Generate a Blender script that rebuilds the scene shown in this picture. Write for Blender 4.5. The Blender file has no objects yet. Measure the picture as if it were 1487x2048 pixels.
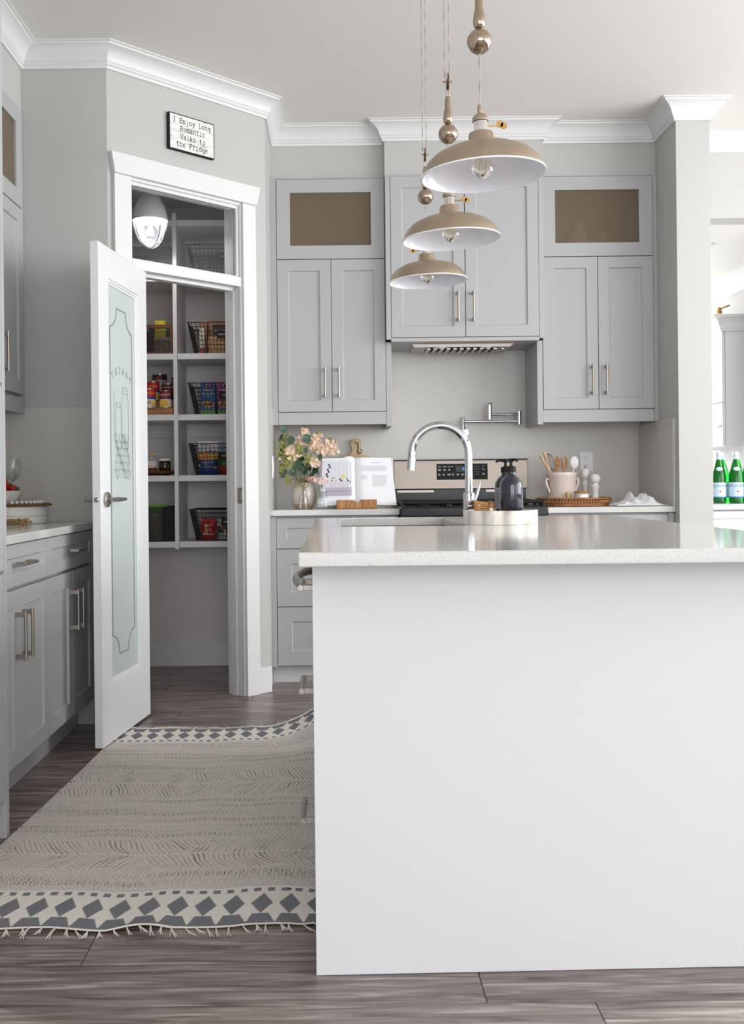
import bpy, math, random
import numpy as np
from mathutils import Vector, Matrix

R = math.radians
scene = bpy.context.scene
COL = scene.collection
random.seed(7)

# ------------------------------------------------------------------ camera
EYE = 1.05
cam_data = bpy.data.cameras.new('camera')
cam = bpy.data.objects.new('camera', cam_data)
COL.objects.link(cam)
cam_data.sensor_fit = 'VERTICAL'
cam_data.sensor_height = 36.0
cam_data.sensor_width = 36.0
cam_data.lens = 2100.0 / 2048.0 * 36.0
cam_data.shift_x = 76.5 / 2048.0
cam_data.shift_y = -57.0 / 2048.0
cam_data.clip_start = 0.05
cam_data.clip_end = 100
cam.matrix_world = Matrix.Translation((0, 0, EYE)) @ Matrix.Rotation(R(90), 4, 'X') @ Matrix.Rotation(-0.0105, 4, 'Z')
scene.camera = cam

# ------------------------------------------------------------------ sky, daylight, exposure
world = bpy.data.worlds.new('overcast_sky')
scene.world = world
world.use_nodes = True
wn = world.node_tree
bgn = wn.nodes['Background']
bgn.inputs[0].default_value = (0.93, 0.96, 1.0, 1)
bgn.inputs[1].default_value = 1.6

def area(name, loc, rot, sx, sy, power, color=(1, 1, 1)):
    l = bpy.data.lights.new(name, 'AREA')
    l.shape = 'RECTANGLE'
    l.size = sx
    l.size_y = sy
    l.energy = power
    l.color = color
    o = bpy.data.objects.new(name, l)
    COL.objects.link(o)
    o.location = loc
    o.rotation_euler = rot
    return o

# daylight in three window openings, plus an added side light for the left cabinets
area('daylight_right_window', (4.26, 3.10, 1.80), (0, R(90), 0), 2.0, 4.2, 145, (0.98, 0.99, 1.0))
area('side_fill_light', (4.26, -1.0, 1.65), (0, R(90), 0), 2.2, 3.2, 40, (0.98, 0.99, 1.0))
area('daylight_rear_window', (0.95, -2.96, 1.55), (R(90), 0, 0), 4.2, 2.1, 86, (0.96, 0.98, 1.0))
area('daylight_far_room_window', (1.6, 8.52, 1.5), (R(-90), 0, 0), 1.9, 1.9, 60, (1.0, 1.0, 0.99))

scene.view_settings.view_transform = 'Standard'
scene.view_settings.look = 'None'
scene.view_settings.exposure = 0.2
scene.view_settings.gamma = 1.0
scene.view_settings.use_curve_mapping = False

# ------------------------------------------------------------------ helpers
def lin(r, g, b):
    f = lambda c: (c / 255 / 12.92) if c / 255 <= 0.04045 else ((c / 255 + 0.055) / 1.055) ** 2.4
    return (f(r), f(g), f(b), 1.0)

MATS = {}
def mat(name, rgb=(200, 200, 200), rough=0.5, metal=0.0, bump=0.0, bscale=200.0, var=0.0, vscale=30.0,
        trans=0.0, ior=1.45, emit=None, estr=0.0, coat=0.0, alpha=1.0, stretch=None, spec=0.5, rand=0.0, sheen=0.0):
    if name in MATS:
        return MATS[name]
    m = bpy.data.materials.new(name)
    m.use_nodes = True
    nt = m.node_tree
    b = nt.nodes['Principled BSDF']
    c = lin(*rgb)
    b.inputs['Base Color'].default_value = c
    b.inputs['Roughness'].default_value = rough
    b.inputs['Metallic'].default_value = metal
    b.inputs['Transmission Weight'].default_value = trans
    b.inputs['IOR'].default_value = ior
    b.inputs['Coat Weight'].default_value = coat
    b.inputs['Alpha'].default_value = alpha
    b.inputs['Specular IOR Level'].default_value = spec
    b.inputs['Sheen Weight'].default_value = sheen
    if emit:
        b.inputs['Emission Color'].default_value = lin(*emit)
        b.inputs['Emission Strength'].default_value = estr
    if bump or var or rand:
        tc = nt.nodes.new('ShaderNodeTexCoord')
        mp = nt.nodes.new('ShaderNodeMapping')
        nt.links.new(tc.outputs['Object'], mp.inputs['Vector'])
        if stretch:
            mp.inputs['Scale'].default_value = stretch
        if var or rand:
            n = nt.nodes.new('ShaderNodeTexNoise')
            n.inputs['Scale'].default_value = vscale
            n.inputs['Detail'].default_value = 4
            nt.links.new(mp.outputs[0], n.inputs['Vector'])
            mx = nt.nodes.new('ShaderNodeMix')
            mx.data_type = 'RGBA'
            mx.inputs[6].default_value = tuple(x * (1 - var) for x in c[:3]) + (1,)
            mx.inputs[7].default_value = tuple(min(1, x * (1 + var)) for x in c[:3]) + (1,)
            nt.links.new(n.outputs['Fac'], mx.inputs[0])
            nt.links.new(mx.outputs[2], b.inputs['Base Color'])
        if bump:
            n2 = nt.nodes.new('ShaderNodeTexNoise')
            n2.inputs['Scale'].default_value = bscale
            n2.inputs['Detail'].default_value = 3
            nt.links.new(mp.outputs[0], n2.inputs['Vector'])
            bp = nt.nodes.new('ShaderNodeBump')
            bp.inputs['Strength'].default_value = bump
            bp.inputs['Distance'].default_value = 0.002
            nt.links.new(n2.outputs['Fac'], bp.inputs['Height'])
            nt.links.new(bp.outputs['Normal'], b.inputs['Normal'])
    MATS[name] = m
    return m

def ramp_mat(name, stops, scale, stretch=(1, 1, 1), rough=0.5, bump=0.0, detail=6, distort=0.0, objrand=False, coord='Object', rough2=None, coat=0.0):
    """noise -> colour ramp (wood, stone)."""
    m = bpy.data.materials.new(name)
    m.use_nodes = True
    nt = m.node_tree
    b = nt.nodes['Principled BSDF']
    b.inputs['Roughness'].default_value = rough
    b.inputs['Coat Weight'].default_value = coat
    tc = nt.nodes.new('ShaderNodeTexCoord')
    mp = nt.nodes.new('ShaderNodeMapping')
    mp.inputs['Scale'].default_value = stretch
    nt.links.new(tc.outputs[coord], mp.inputs['Vector'])
    n = nt.nodes.new('ShaderNodeTexNoise')
    n.inputs['Scale'].default_value = scale
    n.inputs['Detail'].default_value = detail
    n.inputs['Distortion'].default_value = distort
    if objrand:
        oi = nt.nodes.new('ShaderNodeObjectInfo')
        mul = nt.nodes.new('ShaderNodeMath'); mul.operation = 'MULTIPLY'; mul.inputs[1].default_value = 37.0
        nt.links.new(oi.outputs['Random'], mul.inputs[0])
        cb = nt.nodes.new('ShaderNodeCombineXYZ')
        for k in range(3):
            nt.links.new(mul.outputs[0], cb.inputs[k])
        nt.links.new(cb.outputs[0], mp.inputs['Location'])
    nt.links.new(mp.outputs[0], n.inputs['Vector'])
    cr = nt.nodes.new('ShaderNodeValToRGB')
    el = cr.color_ramp.elements
    while len(el) < len(stops):
        el.new(0.5)
    for e, (p, c) in zip(el, stops):
        e.position = p
        e.color = lin(*c)
    nt.links.new(n.outputs['Fac'], cr.inputs[0])
    out = cr.outputs[0]
    if objrand:
        mr = nt.nodes.new('ShaderNodeMapRange')
        mr.inputs[3].default_value = 0.88
        mr.inputs[4].default_value = 1.12
        nt.links.new(oi.outputs['Random'], mr.inputs[0])
        mx = nt.nodes.new('ShaderNodeMix'); mx.data_type = 'RGBA'; mx.blend_type = 'MULTIPLY'
        mx.inputs[0].default_value = 1.0
        nt.links.new(out, mx.inputs[6]); nt.links.new(mr.outputs[0], mx.inputs[7])
        out = mx.outputs[2]
    nt.links.new(out, b.inputs['Base Color'])
    if bump:
        bp = nt.nodes.new('ShaderNodeBump')
        bp.inputs['Strength'].default_value = bump
        bp.inputs['Distance'].default_value = 0.002
        nt.links.new(n.outputs['Fac'], bp.inputs['Height'])
        nt.links.new(bp.outputs['Normal'], b.inputs['Normal'])
    MATS[name] = m
    return m

class MB:
    """collects shapes into one mesh"""
    def __init__(s):
        s.v = []; s.f = []; s.m = []; s.mi = 0; s.M = None
    def pt(s, p):
        p = Vector(p)
        s.v.append(tuple(s.M @ p) if s.M is not None else tuple(p))
        return len(s.v) - 1
    def face(s, idx):
        s.f.append(tuple(idx)); s.m.append(s.mi)
    def box(s, x0, x1, y0, y1, z0, z1):
        i = [s.pt(p) for p in ((x0, y0, z0), (x1, y0, z0), (x1, y1, z0), (x0, y1, z0), (x0, y0, z1), (x1, y0, z1), (x1, y1, z1), (x0, y1, z1))]
        for q in ((3, 2, 1, 0), (4, 5, 6, 7), (0, 1, 5, 4), (1, 2, 6, 5), (2, 3, 7, 6), (3, 0, 4, 7)):
            s.face([i[k] for k in q])
        return s
    def tube(s, path, r, n=8, closed=False):
        P = [Vector(p) for p in path]
        k = len(P)
        rs = r if isinstance(r, (list, tuple)) else [r] * k
        rings = []
        up = None
        for a in range(k):
            if closed:
                d = P[(a + 1) % k] - P[a - 1]
            else:
                d = P[min(a + 1, k - 1)] - P[max(a - 1, 0)]
            d.normalize()
            if up is None:
                up = d.orthogonal().normalized()
            up = (up - d * up.dot(d))
            if up.length < 1e-6:
                up = d.orthogonal()
            up.normalize()
            w = d.cross(up)
            rings.append([s.pt(P[a] + (up * math.cos(2 * math.pi * j / n) + w * math.sin(2 * math.pi * j / n)) * rs[a]) for j in range(n)])
        for a in range(k if closed else k - 1):
            A, B = rings[a], rings[(a + 1) % k]
            for j in range(n):
                s.face((A[j], A[(j + 1) % n], B[(j + 1) % n], B[j]))
        if not closed:
            s.face(rings[0][::-1]); s.face(rings[-1])
        return s
    def lathe(s, prof, c=(0, 0, 0), n=24, axis='z', cap=True):
        rings = []
        for r, h in prof:
            ring = []
            for j in range(n):
                a = 2 * math.pi * j / n
                x, y = r * math.cos(a), r * math.sin(a)
                p = {'z': (x, y, h), 'y': (x, h, -y), 'x': (h, x, y)}[axis]
                ring.append(s.pt((c[0] + p[0], c[1] + p[1], c[2] + p[2])))
            rings.append(ring)
        for A, B in zip(rings, rings[1:]):
            for j in range(n):
                s.face((A[j], A[(j + 1) % n], B[(j + 1) % n], B[j]))
        if cap:
            s.face(rings[0][::-1]); s.face(rings[-1])
        return s
    def prism(s, poly, h0, h1, axis='z'):
        mp = {'z': lambda a, b, h: (a, b, h), 'y': lambda a, b, h: (a, h, b), 'x': lambda a, b, h: (h, a, b)}[axis]
        A = [s.pt(mp(a, b, h0)) for a, b in poly]
        B = [s.pt(mp(a, b, h1)) for a, b in poly]
        n = len(poly)
        s.face(A[::-1]); s.face(B)
        for j in range(n):
            s.face((A[j], A[(j + 1) % n], B[(j + 1) % n], B[j]))
        return s
    def ball(s, c, r, n=12, sx=1, sy=1, sz=1):
        c = Vector(c)
        m = max(4, n // 2)
        rings = []
        for i in range(1, m):
            t = math.pi * i / m
            rings.append([s.pt(c + Vector((sx * r * math.sin(t) * math.cos(2 * math.pi * j / n), sy * r * math.sin(t) * math.sin(2 * math.pi * j / n), -sz * r * math.cos(t)))) for j in range(n)])
        b = s.pt(c + Vector((0, 0, -sz * r))); t_ = s.pt(c + Vector((0, 0, sz * r)))
        for j in range(n):
            s.face((b, rings[0][(j + 1) % n], rings[0][j]))
            s.face((t_, rings[-1][j], rings[-1][(j + 1) % n]))
        for A, B in zip(rings, rings[1:]):
            for j in range(n):
                s.face((A[j], A[(j + 1) % n], B[(j + 1) % n], B[j]))
        return s
    def quad(s, a, b, c, d):
        s.face([s.pt(a), s.pt(b), s.pt(c), s.pt(d)]); return s
    def poly(s, pts):
        s.face([s.pt(p) for p in pts]); return s
    def sweep(s, path, prof, side=1.0):
        """plan polyline + (offset, z) profile, mitred; offset goes to the right of travel"""
        n = len(path)
        rows = []
        for k in range(n):
            def nrm(a, b):
                d = Vector((b[0] - a[0], b[1] - a[1])).normalized()
                return Vector((d.y, -d.x)) * side
            if k == 0:
                m = nrm(path[0], path[1]); sc = 1
            elif k == n - 1:
                m = nrm(path[-2], path[-1]); sc = 1
            else:
                n1, n2 = nrm(path[k - 1], path[k]), nrm(path[k], path[k + 1])
                m = (n1 + n2).normalized(); sc = 1 / max(0.2, m.dot(n1))
            rows.append([s.pt((path[k][0] + m.x * o * sc, path[k][1] + m.y * o * sc, z)) for o, z in prof])
        q = len(prof)
        for A, B in zip(rows, rows[1:]):
            for j in range(q):
                s.face((A[j], A[(j + 1) % q], B[(j + 1) % q], B[j]))
        s.face(rows[0][::-1]); s.face(rows[-1])
        return s
    def shaker(s, x0, x1, z0, z1, rail=0.06, t=0.02, rec=0.009, y=0.0, hole=False, slope=0.004):
        """slab facing -y with a recessed panel (or an open hole)"""
        a = [(x0, z0), (x1, z0), (x1, z1), (x0, z1)]
        b = [(x0 + rail, z0 + rail), (x1 - rail, z0 + rail), (x1 - rail, z1 - rail), (x0 + rail, z1 - rail)]
        O = [s.pt((p[0], y, p[1])) for p in a]
        I = [s.pt((p[0], y, p[1])) for p in b]
        K = [s.pt((p[0], y + t, p[1])) for p in a]
        for j in range(4):
            s.face((O[j], O[(j + 1) % 4], I[(j + 1) % 4], I[j]))
            s.face((K[j], K[(j + 1) % 4], O[(j + 1) % 4], O[j]))
        if hole:
            J = [s.pt((p[0], y + t, p[1])) for p in b]
            for j in range(4):
                s.face((I[j], I[(j + 1) % 4], J[(j + 1) % 4], J[j]))
                s.face((J[j], J[(j + 1) % 4], K[(j + 1) % 4], K[j]))
        else:
            cx, cz = (x0 + x1) / 2, (z0 + z1) / 2
            J = [s.pt((p[0] + (slope if p[0] < cx else -slope), y + rec, p[1] + (slope if p[1] < cz else -slope))) for p in b]
            for j in range(4):
                s.face((I[j], I[(j + 1) % 4], J[(j + 1) % 4], J[j]))
            s.face(J)
            s.face(K[::-1])
        return s
    def build(s, name, m, parent=None, bevel=0.0, smooth=40, seg=2, loc=None, rot=None):
        me = bpy.data.meshes.new(name)
        me.from_pydata(s.v, [], s.f)
        ms = m if isinstance(m, (list, tuple)) else [m]
        for x in ms:
            me.materials.append(MATS[x] if isinstance(x, str) else x)
        if len(ms) > 1:
            me.polygons.foreach_set('material_index', s.m)
        if smooth:
            me.polygons.foreach_set('use_smooth', [True] * len(me.polygons))
            me.set_sharp_from_angle(angle=R(smooth))
        me.validate()
        me.update()
        o = bpy.data.objects.new(name, me)
        COL.objects.link(o)
        if parent is not None:
            o.parent = parent
        if loc is not None:
            o.location = loc
        if rot is not None:
            o.rotation_euler = rot
        if bevel:
            bm = o.modifiers.new('bevel', 'BEVEL')
            bm.width = bevel; bm.segments = seg; bm.limit_method = 'ANGLE'; bm.angle_limit = R(40)
            bm.harden_normals = False
        return o

def tag(o, label=None, cat=None, group=None, kind=None):
    if label: o['label'] = label
    if cat: o['category'] = cat
    if group: o['group'] = group
    if kind: o['kind'] = kind
    return o

def thing(name, label, cat, loc=(0, 0, 0), rotz=0.0, group=None):
    o = bpy.data.objects.new(name, None)
    COL.objects.link(o)
    o.empty_display_size = 0.05
    o.location = loc
    o.rotation_euler = (0, 0, rotz)
    return tag(o, label, cat, group)

def struct(name, mb, m, label=None, bevel=0.0, smooth=40):
    return tag(mb.build(name, m, None, bevel, smooth), label, None, None, 'structure')

def copy_tree(o, parent=None):
    c = o.copy()
    COL.objects.link(c)
    c.parent = parent
    for ch in list(o.children):
        copy_tree(ch, c)
    return c

def text(body, size, m, parent, mtx, name='lettering', ext=0.0002, align='CENTER', bold=0.0, shear=0.0, space=1.0):
    """flat lettering: local x right, y up, +z towards the reader, placed by mtx"""
    cu = bpy.data.curves.new(name, 'FONT')
    cu.body = body; cu.size = size; cu.align_x = align; cu.align_y = 'CENTER'
    cu.extrude = ext; cu.resolution_u = 3; cu.offset = bold; cu.shear = shear; cu.space_character = space
    t = bpy.data.objects.new('tmp', cu)
    COL.objects.link(t)
    bpy.context.view_layer.update()
    me = bpy.data.meshes.new_from_object(t.evaluated_get(bpy.context.evaluated_depsgraph_get()))
    bpy.data.objects.remove(t); bpy.data.curves.remove(cu)
    me.name = name
    me.materials.clear()
    me.materials.append(MATS[m])
    me.transform(mtx)
    o = bpy.data.objects.new(name, me)
    COL.objects.link(o)
    o.parent = parent
    return o

FRONT = Matrix.Rotation(R(90), 4, 'X')     # text that faces -y, reading left to right along +x
def at(x, y, z, rz=0.0):
    return Matrix.Translation((x, y, z)) @ Matrix.Rotation(rz, 4, 'Z') @ FRONT

# ------------------------------------------------------------------ materials
mat('wall_paint', (190, 189, 186), 0.75, bump=0.08, bscale=300)
mat('ceiling_paint', (234, 232, 228), 0.85, bump=0.05, bscale=250)
mat('trim_white', (224, 224, 223), 0.4)
mat('door_white', (235, 236, 238), 0.38)
mat('cabinet_grey', (179, 179, 180), 0.42, bump=0.02, bscale=500)
mat('cabinet_white', (219, 219, 222), 0.42)
mat('cabinet_inside', (196, 176, 150), 0.6)
mat('gap_dark', (60, 58, 58), 0.8)
mat('shelf_white', (232, 230, 229), 0.55)
mat('pantry_paint', (220, 216, 214), 0.8)
mat('steel', (168, 162, 156), 0.34, 1.0)
mat('steel_brushed', (160, 150, 141), 0.42, 1.0, bump=0.05, bscale=60, stretch=(1, 1, 40))
mat('chrome', (196, 198, 203), 0.06, 1.0)
mat('nickel', (176, 158, 138), 0.10, 1.0, var=0.15, vscale=60)
mat('black_enamel', (22, 21, 23), 0.25)
mat('black_iron', (28, 27, 28), 0.55)
mat('black_wire', (10, 10, 11), 0.5)
mat('black_matte', (16, 16, 17), 0.7)
mat('white_ceramic', (230, 228, 226), 0.25, coat=0.3)
mat('cream_ceramic', (222, 208, 198), 0.35, coat=0.3)
mat('clear_glass', (250, 252, 252), 0.02, trans=1.0, ior=1.45)
mat('white_plastic', (240, 240, 240), 0.35)
mat('ink', (25, 24, 26), 0.7)
mat('grey_ink', (150, 150, 155), 0.8)
mat('paper', (240, 240, 244), 0.7)
mat('brown_kraft', (168, 122, 78), 0.8, var=0.1, vscale=40)
mat('lamp_white', (238, 238, 244), 0.22, coat=0.3)
mat('pendant_metal', (182, 165, 144), 0.36, 1.0, var=0.12, vscale=25)
mat('cord_clear', (176, 174, 166), 0.4)
mat('towel', (228, 226, 230), 0.9, bump=0.2, bscale=400, sheen=0.3)

def quartz(name, base, spec, rough):
    m = bpy.data.materials.new(name)
    m.use_nodes = True
    nt = m.node_tree
    b = nt.nodes['Principled BSDF']
    b.inputs['Roughness'].default_value = rough
    tc = nt.nodes.new('ShaderNodeTexCoord')
    vo = nt.nodes.new('ShaderNodeTexNoise')
    vo.inputs['Scale'].default_value = 620; vo.inputs['Detail'].default_value = 1
    nt.links.new(tc.outputs['Object'], vo.inputs['Vector'])
    cr = nt.nodes.new('ShaderNodeValToRGB')
    el = cr.color_ramp.elements
    el[0].position = 0.30; el[0].color = lin(*spec)
    el[1].position = 0.40; el[1].color = lin(*base)
    nt.links.new(vo.outputs['Fac'], cr.inputs[0])
    nt.links.new(cr.outputs[0], b.inputs['Base Color'])
    MATS[name] = m
quartz('quartz', (208, 207, 204), (168, 162, 154), 0.10)
quartz('quartz_splash', (204, 201, 196), (172, 164, 154), 0.3)
quartz('quartz_edge', (226, 224, 219), (170, 162, 152), 0.35)
ramp_mat('floor_wood', [(0.30, (72, 58, 56)), (0.44, (112, 98, 95)), (0.56, (134, 121, 117)), (0.72, (176, 166, 162))], 3.0, (1.3, 15, 1), 0.33, 0.15, 12, 0.9, objrand=True)
ramp_mat('warm_wood', [(0.3, (120, 74, 40)), (0.5, (160, 108, 62)), (0.7, (188, 138, 88))], 5, (1, 8, 8), 0.5, 0.1)
ramp_mat('warm_wood_grain', [(0.3, (128, 80, 44)), (0.5, (170, 116, 68)), (0.7, (196, 148, 96))], 5, (30, 2, 3), 0.5, 0.1)
ramp_mat('dark_wood', [(0.3, (66, 34, 18)), (0.5, (98, 54, 28)), (0.7, (124, 74, 42))], 6, (1, 10, 10), 0.45, 0.1)
ramp_mat('pale_wood', [(0.3, (176, 146, 110)), (0.5, (204, 178, 144)), (0.7, (222, 202, 172))], 9, (4, 4, 1), 0.6, 0.2, distort=1.5)
ramp_mat('marble', [(0.3, (206, 194, 178)), (0.5, (232, 226, 218)), (0.7, (242, 239, 234))], 7, (1, 1, 1), 0.25, 0.0, distort=2.0)

def thin_glass():
    m = bpy.data.materials.new('thin_glass'); m.use_nodes = True
    nt = m.node_tree
    nt.nodes.remove(nt.nodes['Principled BSDF'])
    t = nt.nodes.new('ShaderNodeBsdfTransparent'); t.inputs[0].default_value = (.93, .95, .95, 1)
    g = nt.nodes.new('ShaderNodeBsdfGlossy'); g.inputs['Roughness'].default_value = 0.03
    lw = nt.nodes.new('ShaderNodeLayerWeight'); lw.inputs[0].default_value = 0.35
    mr = nt.nodes.new('ShaderNodeMapRange'); mr.inputs[3].default_value = 0.06; mr.inputs[4].default_value = 0.75
    nt.links.new(lw.outputs['Facing'], mr.inputs[0])
    mx = nt.nodes.new('ShaderNodeMixShader')
    nt.links.new(mr.outputs[0], mx.inputs[0]); nt.links.new(t.outputs[0], mx.inputs[1]); nt.links.new(g.outputs[0], mx.inputs[2])
    nt.links.new(mx.outputs[0], nt.nodes['Material Output'].inputs['Surface'])
    MATS['thin_glass'] = m
thin_glass()

# ================================================================== SETTING
WALL_Y = 6.10          # back wall / splashback surface
CEIL = 3.0
D0, D1 = (-0.99, 4.66), (-0.331, 5.32)      # ends of the diagonal pantry wall
DL = math.hypot(D1[0] - D0[0], D1[1] - D0[1])
DA = math.atan2(D1[1] - D0[1], D1[0] - D0[0])
DIAG = Matrix.Translation((D0[0], D0[1], 0)) @ Matrix.Rotation(DA, 4, 'Z')   # x along the wall, -y into the kitchen

# floor: base slab and single planks
fb = MB().box(-1.85, 4.5, -3.1, 8.7, -0.10, -0.006)
floor = struct('floor', fb, 'gap_dark', 'grey-brown wood plank floor')
rowh = 0.186
plank_me = {}
def plank_mesh(L):
    L = round(L, 2)
    if L not in plank_me:
        c = 0.0015
        mb = MB()
        w = rowh - 0.0012
        l = L - 0.0012
        z0, z1 = -0.006, 0.0
        lo = [mb.pt(p) for p in ((0, 0, z0), (l, 0, z0), (l, w, z0), (0, w, z0))]
        mi = [mb.pt(p) for p in ((0, 0, z1 - c), (l, 0, z1 - c), (l, w, z1 - c), (0, w, z1 - c))]
        hi = [mb.pt(p) for p in ((c, c, z1), (l - c, c, z1), (l - c, w - c, z1), (c, w - c, z1))]
        for A, B in ((lo, mi), (mi, hi)):
            for j in range(4):
                mb.face((A[j], A[(j + 1) % 4], B[(j + 1) % 4], B[j]))
        mb.face(hi)
        me = bpy.data.meshes.new('plank')
        me.from_pydata(mb.v, [], mb.f)
        me.materials.append(MATS['floor_wood'])
        plank_me[L] = me
    return plank_me[L]
def plank(x, y, L, p=floor):
    o = bpy.data.objects.new('plank', plank_mesh(L))
    COL.objects.link(o)
    o.parent = p
    o.location = (x, y, 0)
rng = random.Random(5)
joint = {0: 0.516, 1: 0.299, 11: -0.62, 12: -0.25}
k = -4
while 2.118 - rowh + k * rowh < 6.12:
    y = 2.118 - rowh + k * rowh
    x = joint.get(k, rng.uniform(-0.6, 0.6))
    PLK = 1.22
    while x > -1.72:
        x -= PLK
    x1 = 2.9 if y < 5.3 else 1.9
    while x < x1:
        plank(x, y, PLK)
        x += PLK
    k += 1
ff = MB()
for (xa, xb, ya, yb) in ((-1.85, 4.5, -3.1, 1.18), (2.9, 4.5, 1.18, 5.4), (1.9, 4.5, 5.4, 8.7)):
    ff.box(xa, xb, ya, yb, -0.006, -0.0005)
tag(ff.build('floor_boards', 'floor_wood', floor), 'plank floor running on into the rest of the house', None, None, 'stuff')

# ceiling
struct('ceiling', MB().box(-1.85, 4.45, -3.1, 6.1, CEIL, CEIL + 0.1), 'ceiling_paint', 'off-white painted ceiling')
struct('ceiling_far_room', MB().box(1.954, 3.1, 6.1, 8.7, 2.53, 2.62), 'ceiling_paint', 'low white ceiling of the room behind')
struct('ceiling_pantry', MB().prism([(-1.70, 4.776), (-1.039, 4.776), (-0.447, 5.369), (-0.447, 6.099), (-1.70, 6.099)], 2.66, 2.70), 'pantry_paint', 'low pantry ceiling')

# walls
struct('wall_back', MB().box(-0.446, 1.954, WALL_Y, 6.22, 0, CEIL), 'wall_paint', 'greige back wall behind the range')
struct('wall_pantry_back', MB().box(-1.82, -0.446, WALL_Y, 6.22, 0, CEIL), 'pantry_paint', 'taupe back wall of the pantry')
struct('wall_left', MB().box(-1.82, -1.70, -3.1, WALL_Y, 0, CEIL), 'wall_paint', 'left kitchen wall')
struct('wall_pantry_front', MB().prism([(-1.70, 4.66), D0, (D0[0] - 0.0476, 4.775), (-1.70, 4.775)], 0, CEIL), 'wall_paint', 'short greige wall beside the pantry')
T0, T1 = 0.123, 0.759         # clear opening along the diagonal
TH = 0.115
OPZ = 2.43
dw = MB(); dw.M = DIAG
dw.prism([(0, 0), (T0 - 0.02, 0), (T0 - 0.02, TH), (0.0476, TH)], 0, CEIL)
dw.prism([(T1 + 0.02, 0), (DL, 0), (DL - 0.0476, TH), (T1 + 0.02, TH)], 0, CEIL)
dw.box(T0 - 0.02, T1 + 0.02, 0, TH, OPZ + 0.02, CEIL)
struct('wall_pantry_diagonal', dw, 'wall_paint', 'angled greige wall around the pantry doorway')
struct('wall_pantry_side', MB().prism([D1, (D1[0], WALL_Y), (-0.446, WALL_Y), (-0.446, D1[1] + 0.0476)], 0, CEIL), 'wall_paint', 'short wall between pantry and cabinets')
struct('wall_soffit_left', MB().box(-1.70, -1.37, 0, 4.66, 2.715, CEIL), 'wall_paint', 'soffit above the left wall cabinets')
struct('wall_soffit_back', MB().box(-0.331, 1.78, 5.76, WALL_Y, 2.722, CEIL), 'wall_paint', 'soffit above the back wall cabinets')
struct('wall_soffit_hood', MB().box(0.293, 1.146, 5.69, 5.7595, 2.712, CEIL), 'wall_paint', 'bulkhead above the hood cabinet')
struct('wall_column', MB().box(1.78, 1.954, 5.41, 6.22, 0, CEIL), 'wall_paint', 'greige column at the end of the cabinets')
struct('wall_header', MB().box(1.954, 4.45, 5.95, 6.10, 2.53, CEIL), 'wall_paint', 'white header above the pass-through')
struct('wall_far_right', MB().box(2.96, 3.08, 6.10, 8.7, 0, 2.53), 'wall_paint', 'wall of the room behind')
struct('wall_far_end', MB().box(2.55, 2.96, 8.55, 8.67, 0, 2.53).box(1.954, 2.96, 8.55, 8.67, 2.45, 2.53).box(0.55, 2.55, 8.55, 8.67, 0, 0.55), 'wall_paint', 'end wall of the room behind')
struct('wall_far_left', MB().box(0.5, 0.6, 6.22, 8.67, 0, 2.53), 'wall_paint', 'left wall of the room behind')
struct('wall_return_right', MB().box(2.96, 4.45, 5.95, 6.10, 0, 2.53), 'wall_paint', 'wall beside the pass-through')
# right and rear outer walls with cut-through window openings, the side one added for light
rw = MB()
rw.box(4.30, 4.42, -3.1, -2.6, 0, CEIL).box(4.30, 4.42, 0.6, 1.0, 0, CEIL).box(4.30, 4.42, 5.2, 5.95, 0, CEIL).box(4.30, 4.42, 1.0, 5.2, 2.8, CEIL).box(4.30, 4.42, 1.0, 5.2, 0, 0.8).box(4.30, 4.42, -2.6, 0.6, 2.75, CEIL).box(4.30, 4.42, -2.6, 0.6, 0, 0.55)
struct('wall_right', rw, 'wall_paint', 'outer wall with the long window')
bw = MB()
bw.box(-1.82, -1.15, -3.12, -3.0, 0, CEIL).box(3.05, 4.42, -3.12, -3.0, 0, CEIL).box(-1.15, 3.05, -3.12, -3.0, 2.6, CEIL).box(-1.15, 3.05, -3.12, -3.0, 0, 0.5)
struct('wall_rear', bw, 'wall_paint', 'outer wall behind the camera')

# crown moulding
CP = [(0, -.100), (.012, -.100), (.014, -.088), (.020, -.084), (.020, -.076), (.026, -.070), (.031, -.055), (.040, -.040), (.052, -.028), (.066, -.019), (.078, -.015), (.078, -.007), (.090, -.005), (.090, 0), (0, 0)]
crown = [(o, CEIL + z - 0.0005) for o, z in CP]
path1 = [(-1.37, 0.0), (-1.37, 4.66), D0, D1, (-0.331, 5.76), (0.293, 5.76), (0.293, 5.69), (1.146, 5.69), (1.146, 5.76), (1.78, 5.76), (1.78, 5.41), (1.954, 5.41), (1.954, 5.95), (4.3, 5.95)]
struct('trim_1', MB().sweep(path1, crown), 'trim_white', 'white crown moulding round the ceiling', smooth=25)
struct('trim_2', MB().sweep([(1.96, 8.55), (2.96, 8.55), (2.96, 6.10)], [(o * 1.2, 2.5295 + z * 1.2) for o, z in CP]), 'trim_white', 'white crown moulding in the room behind', smooth=25)

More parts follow.
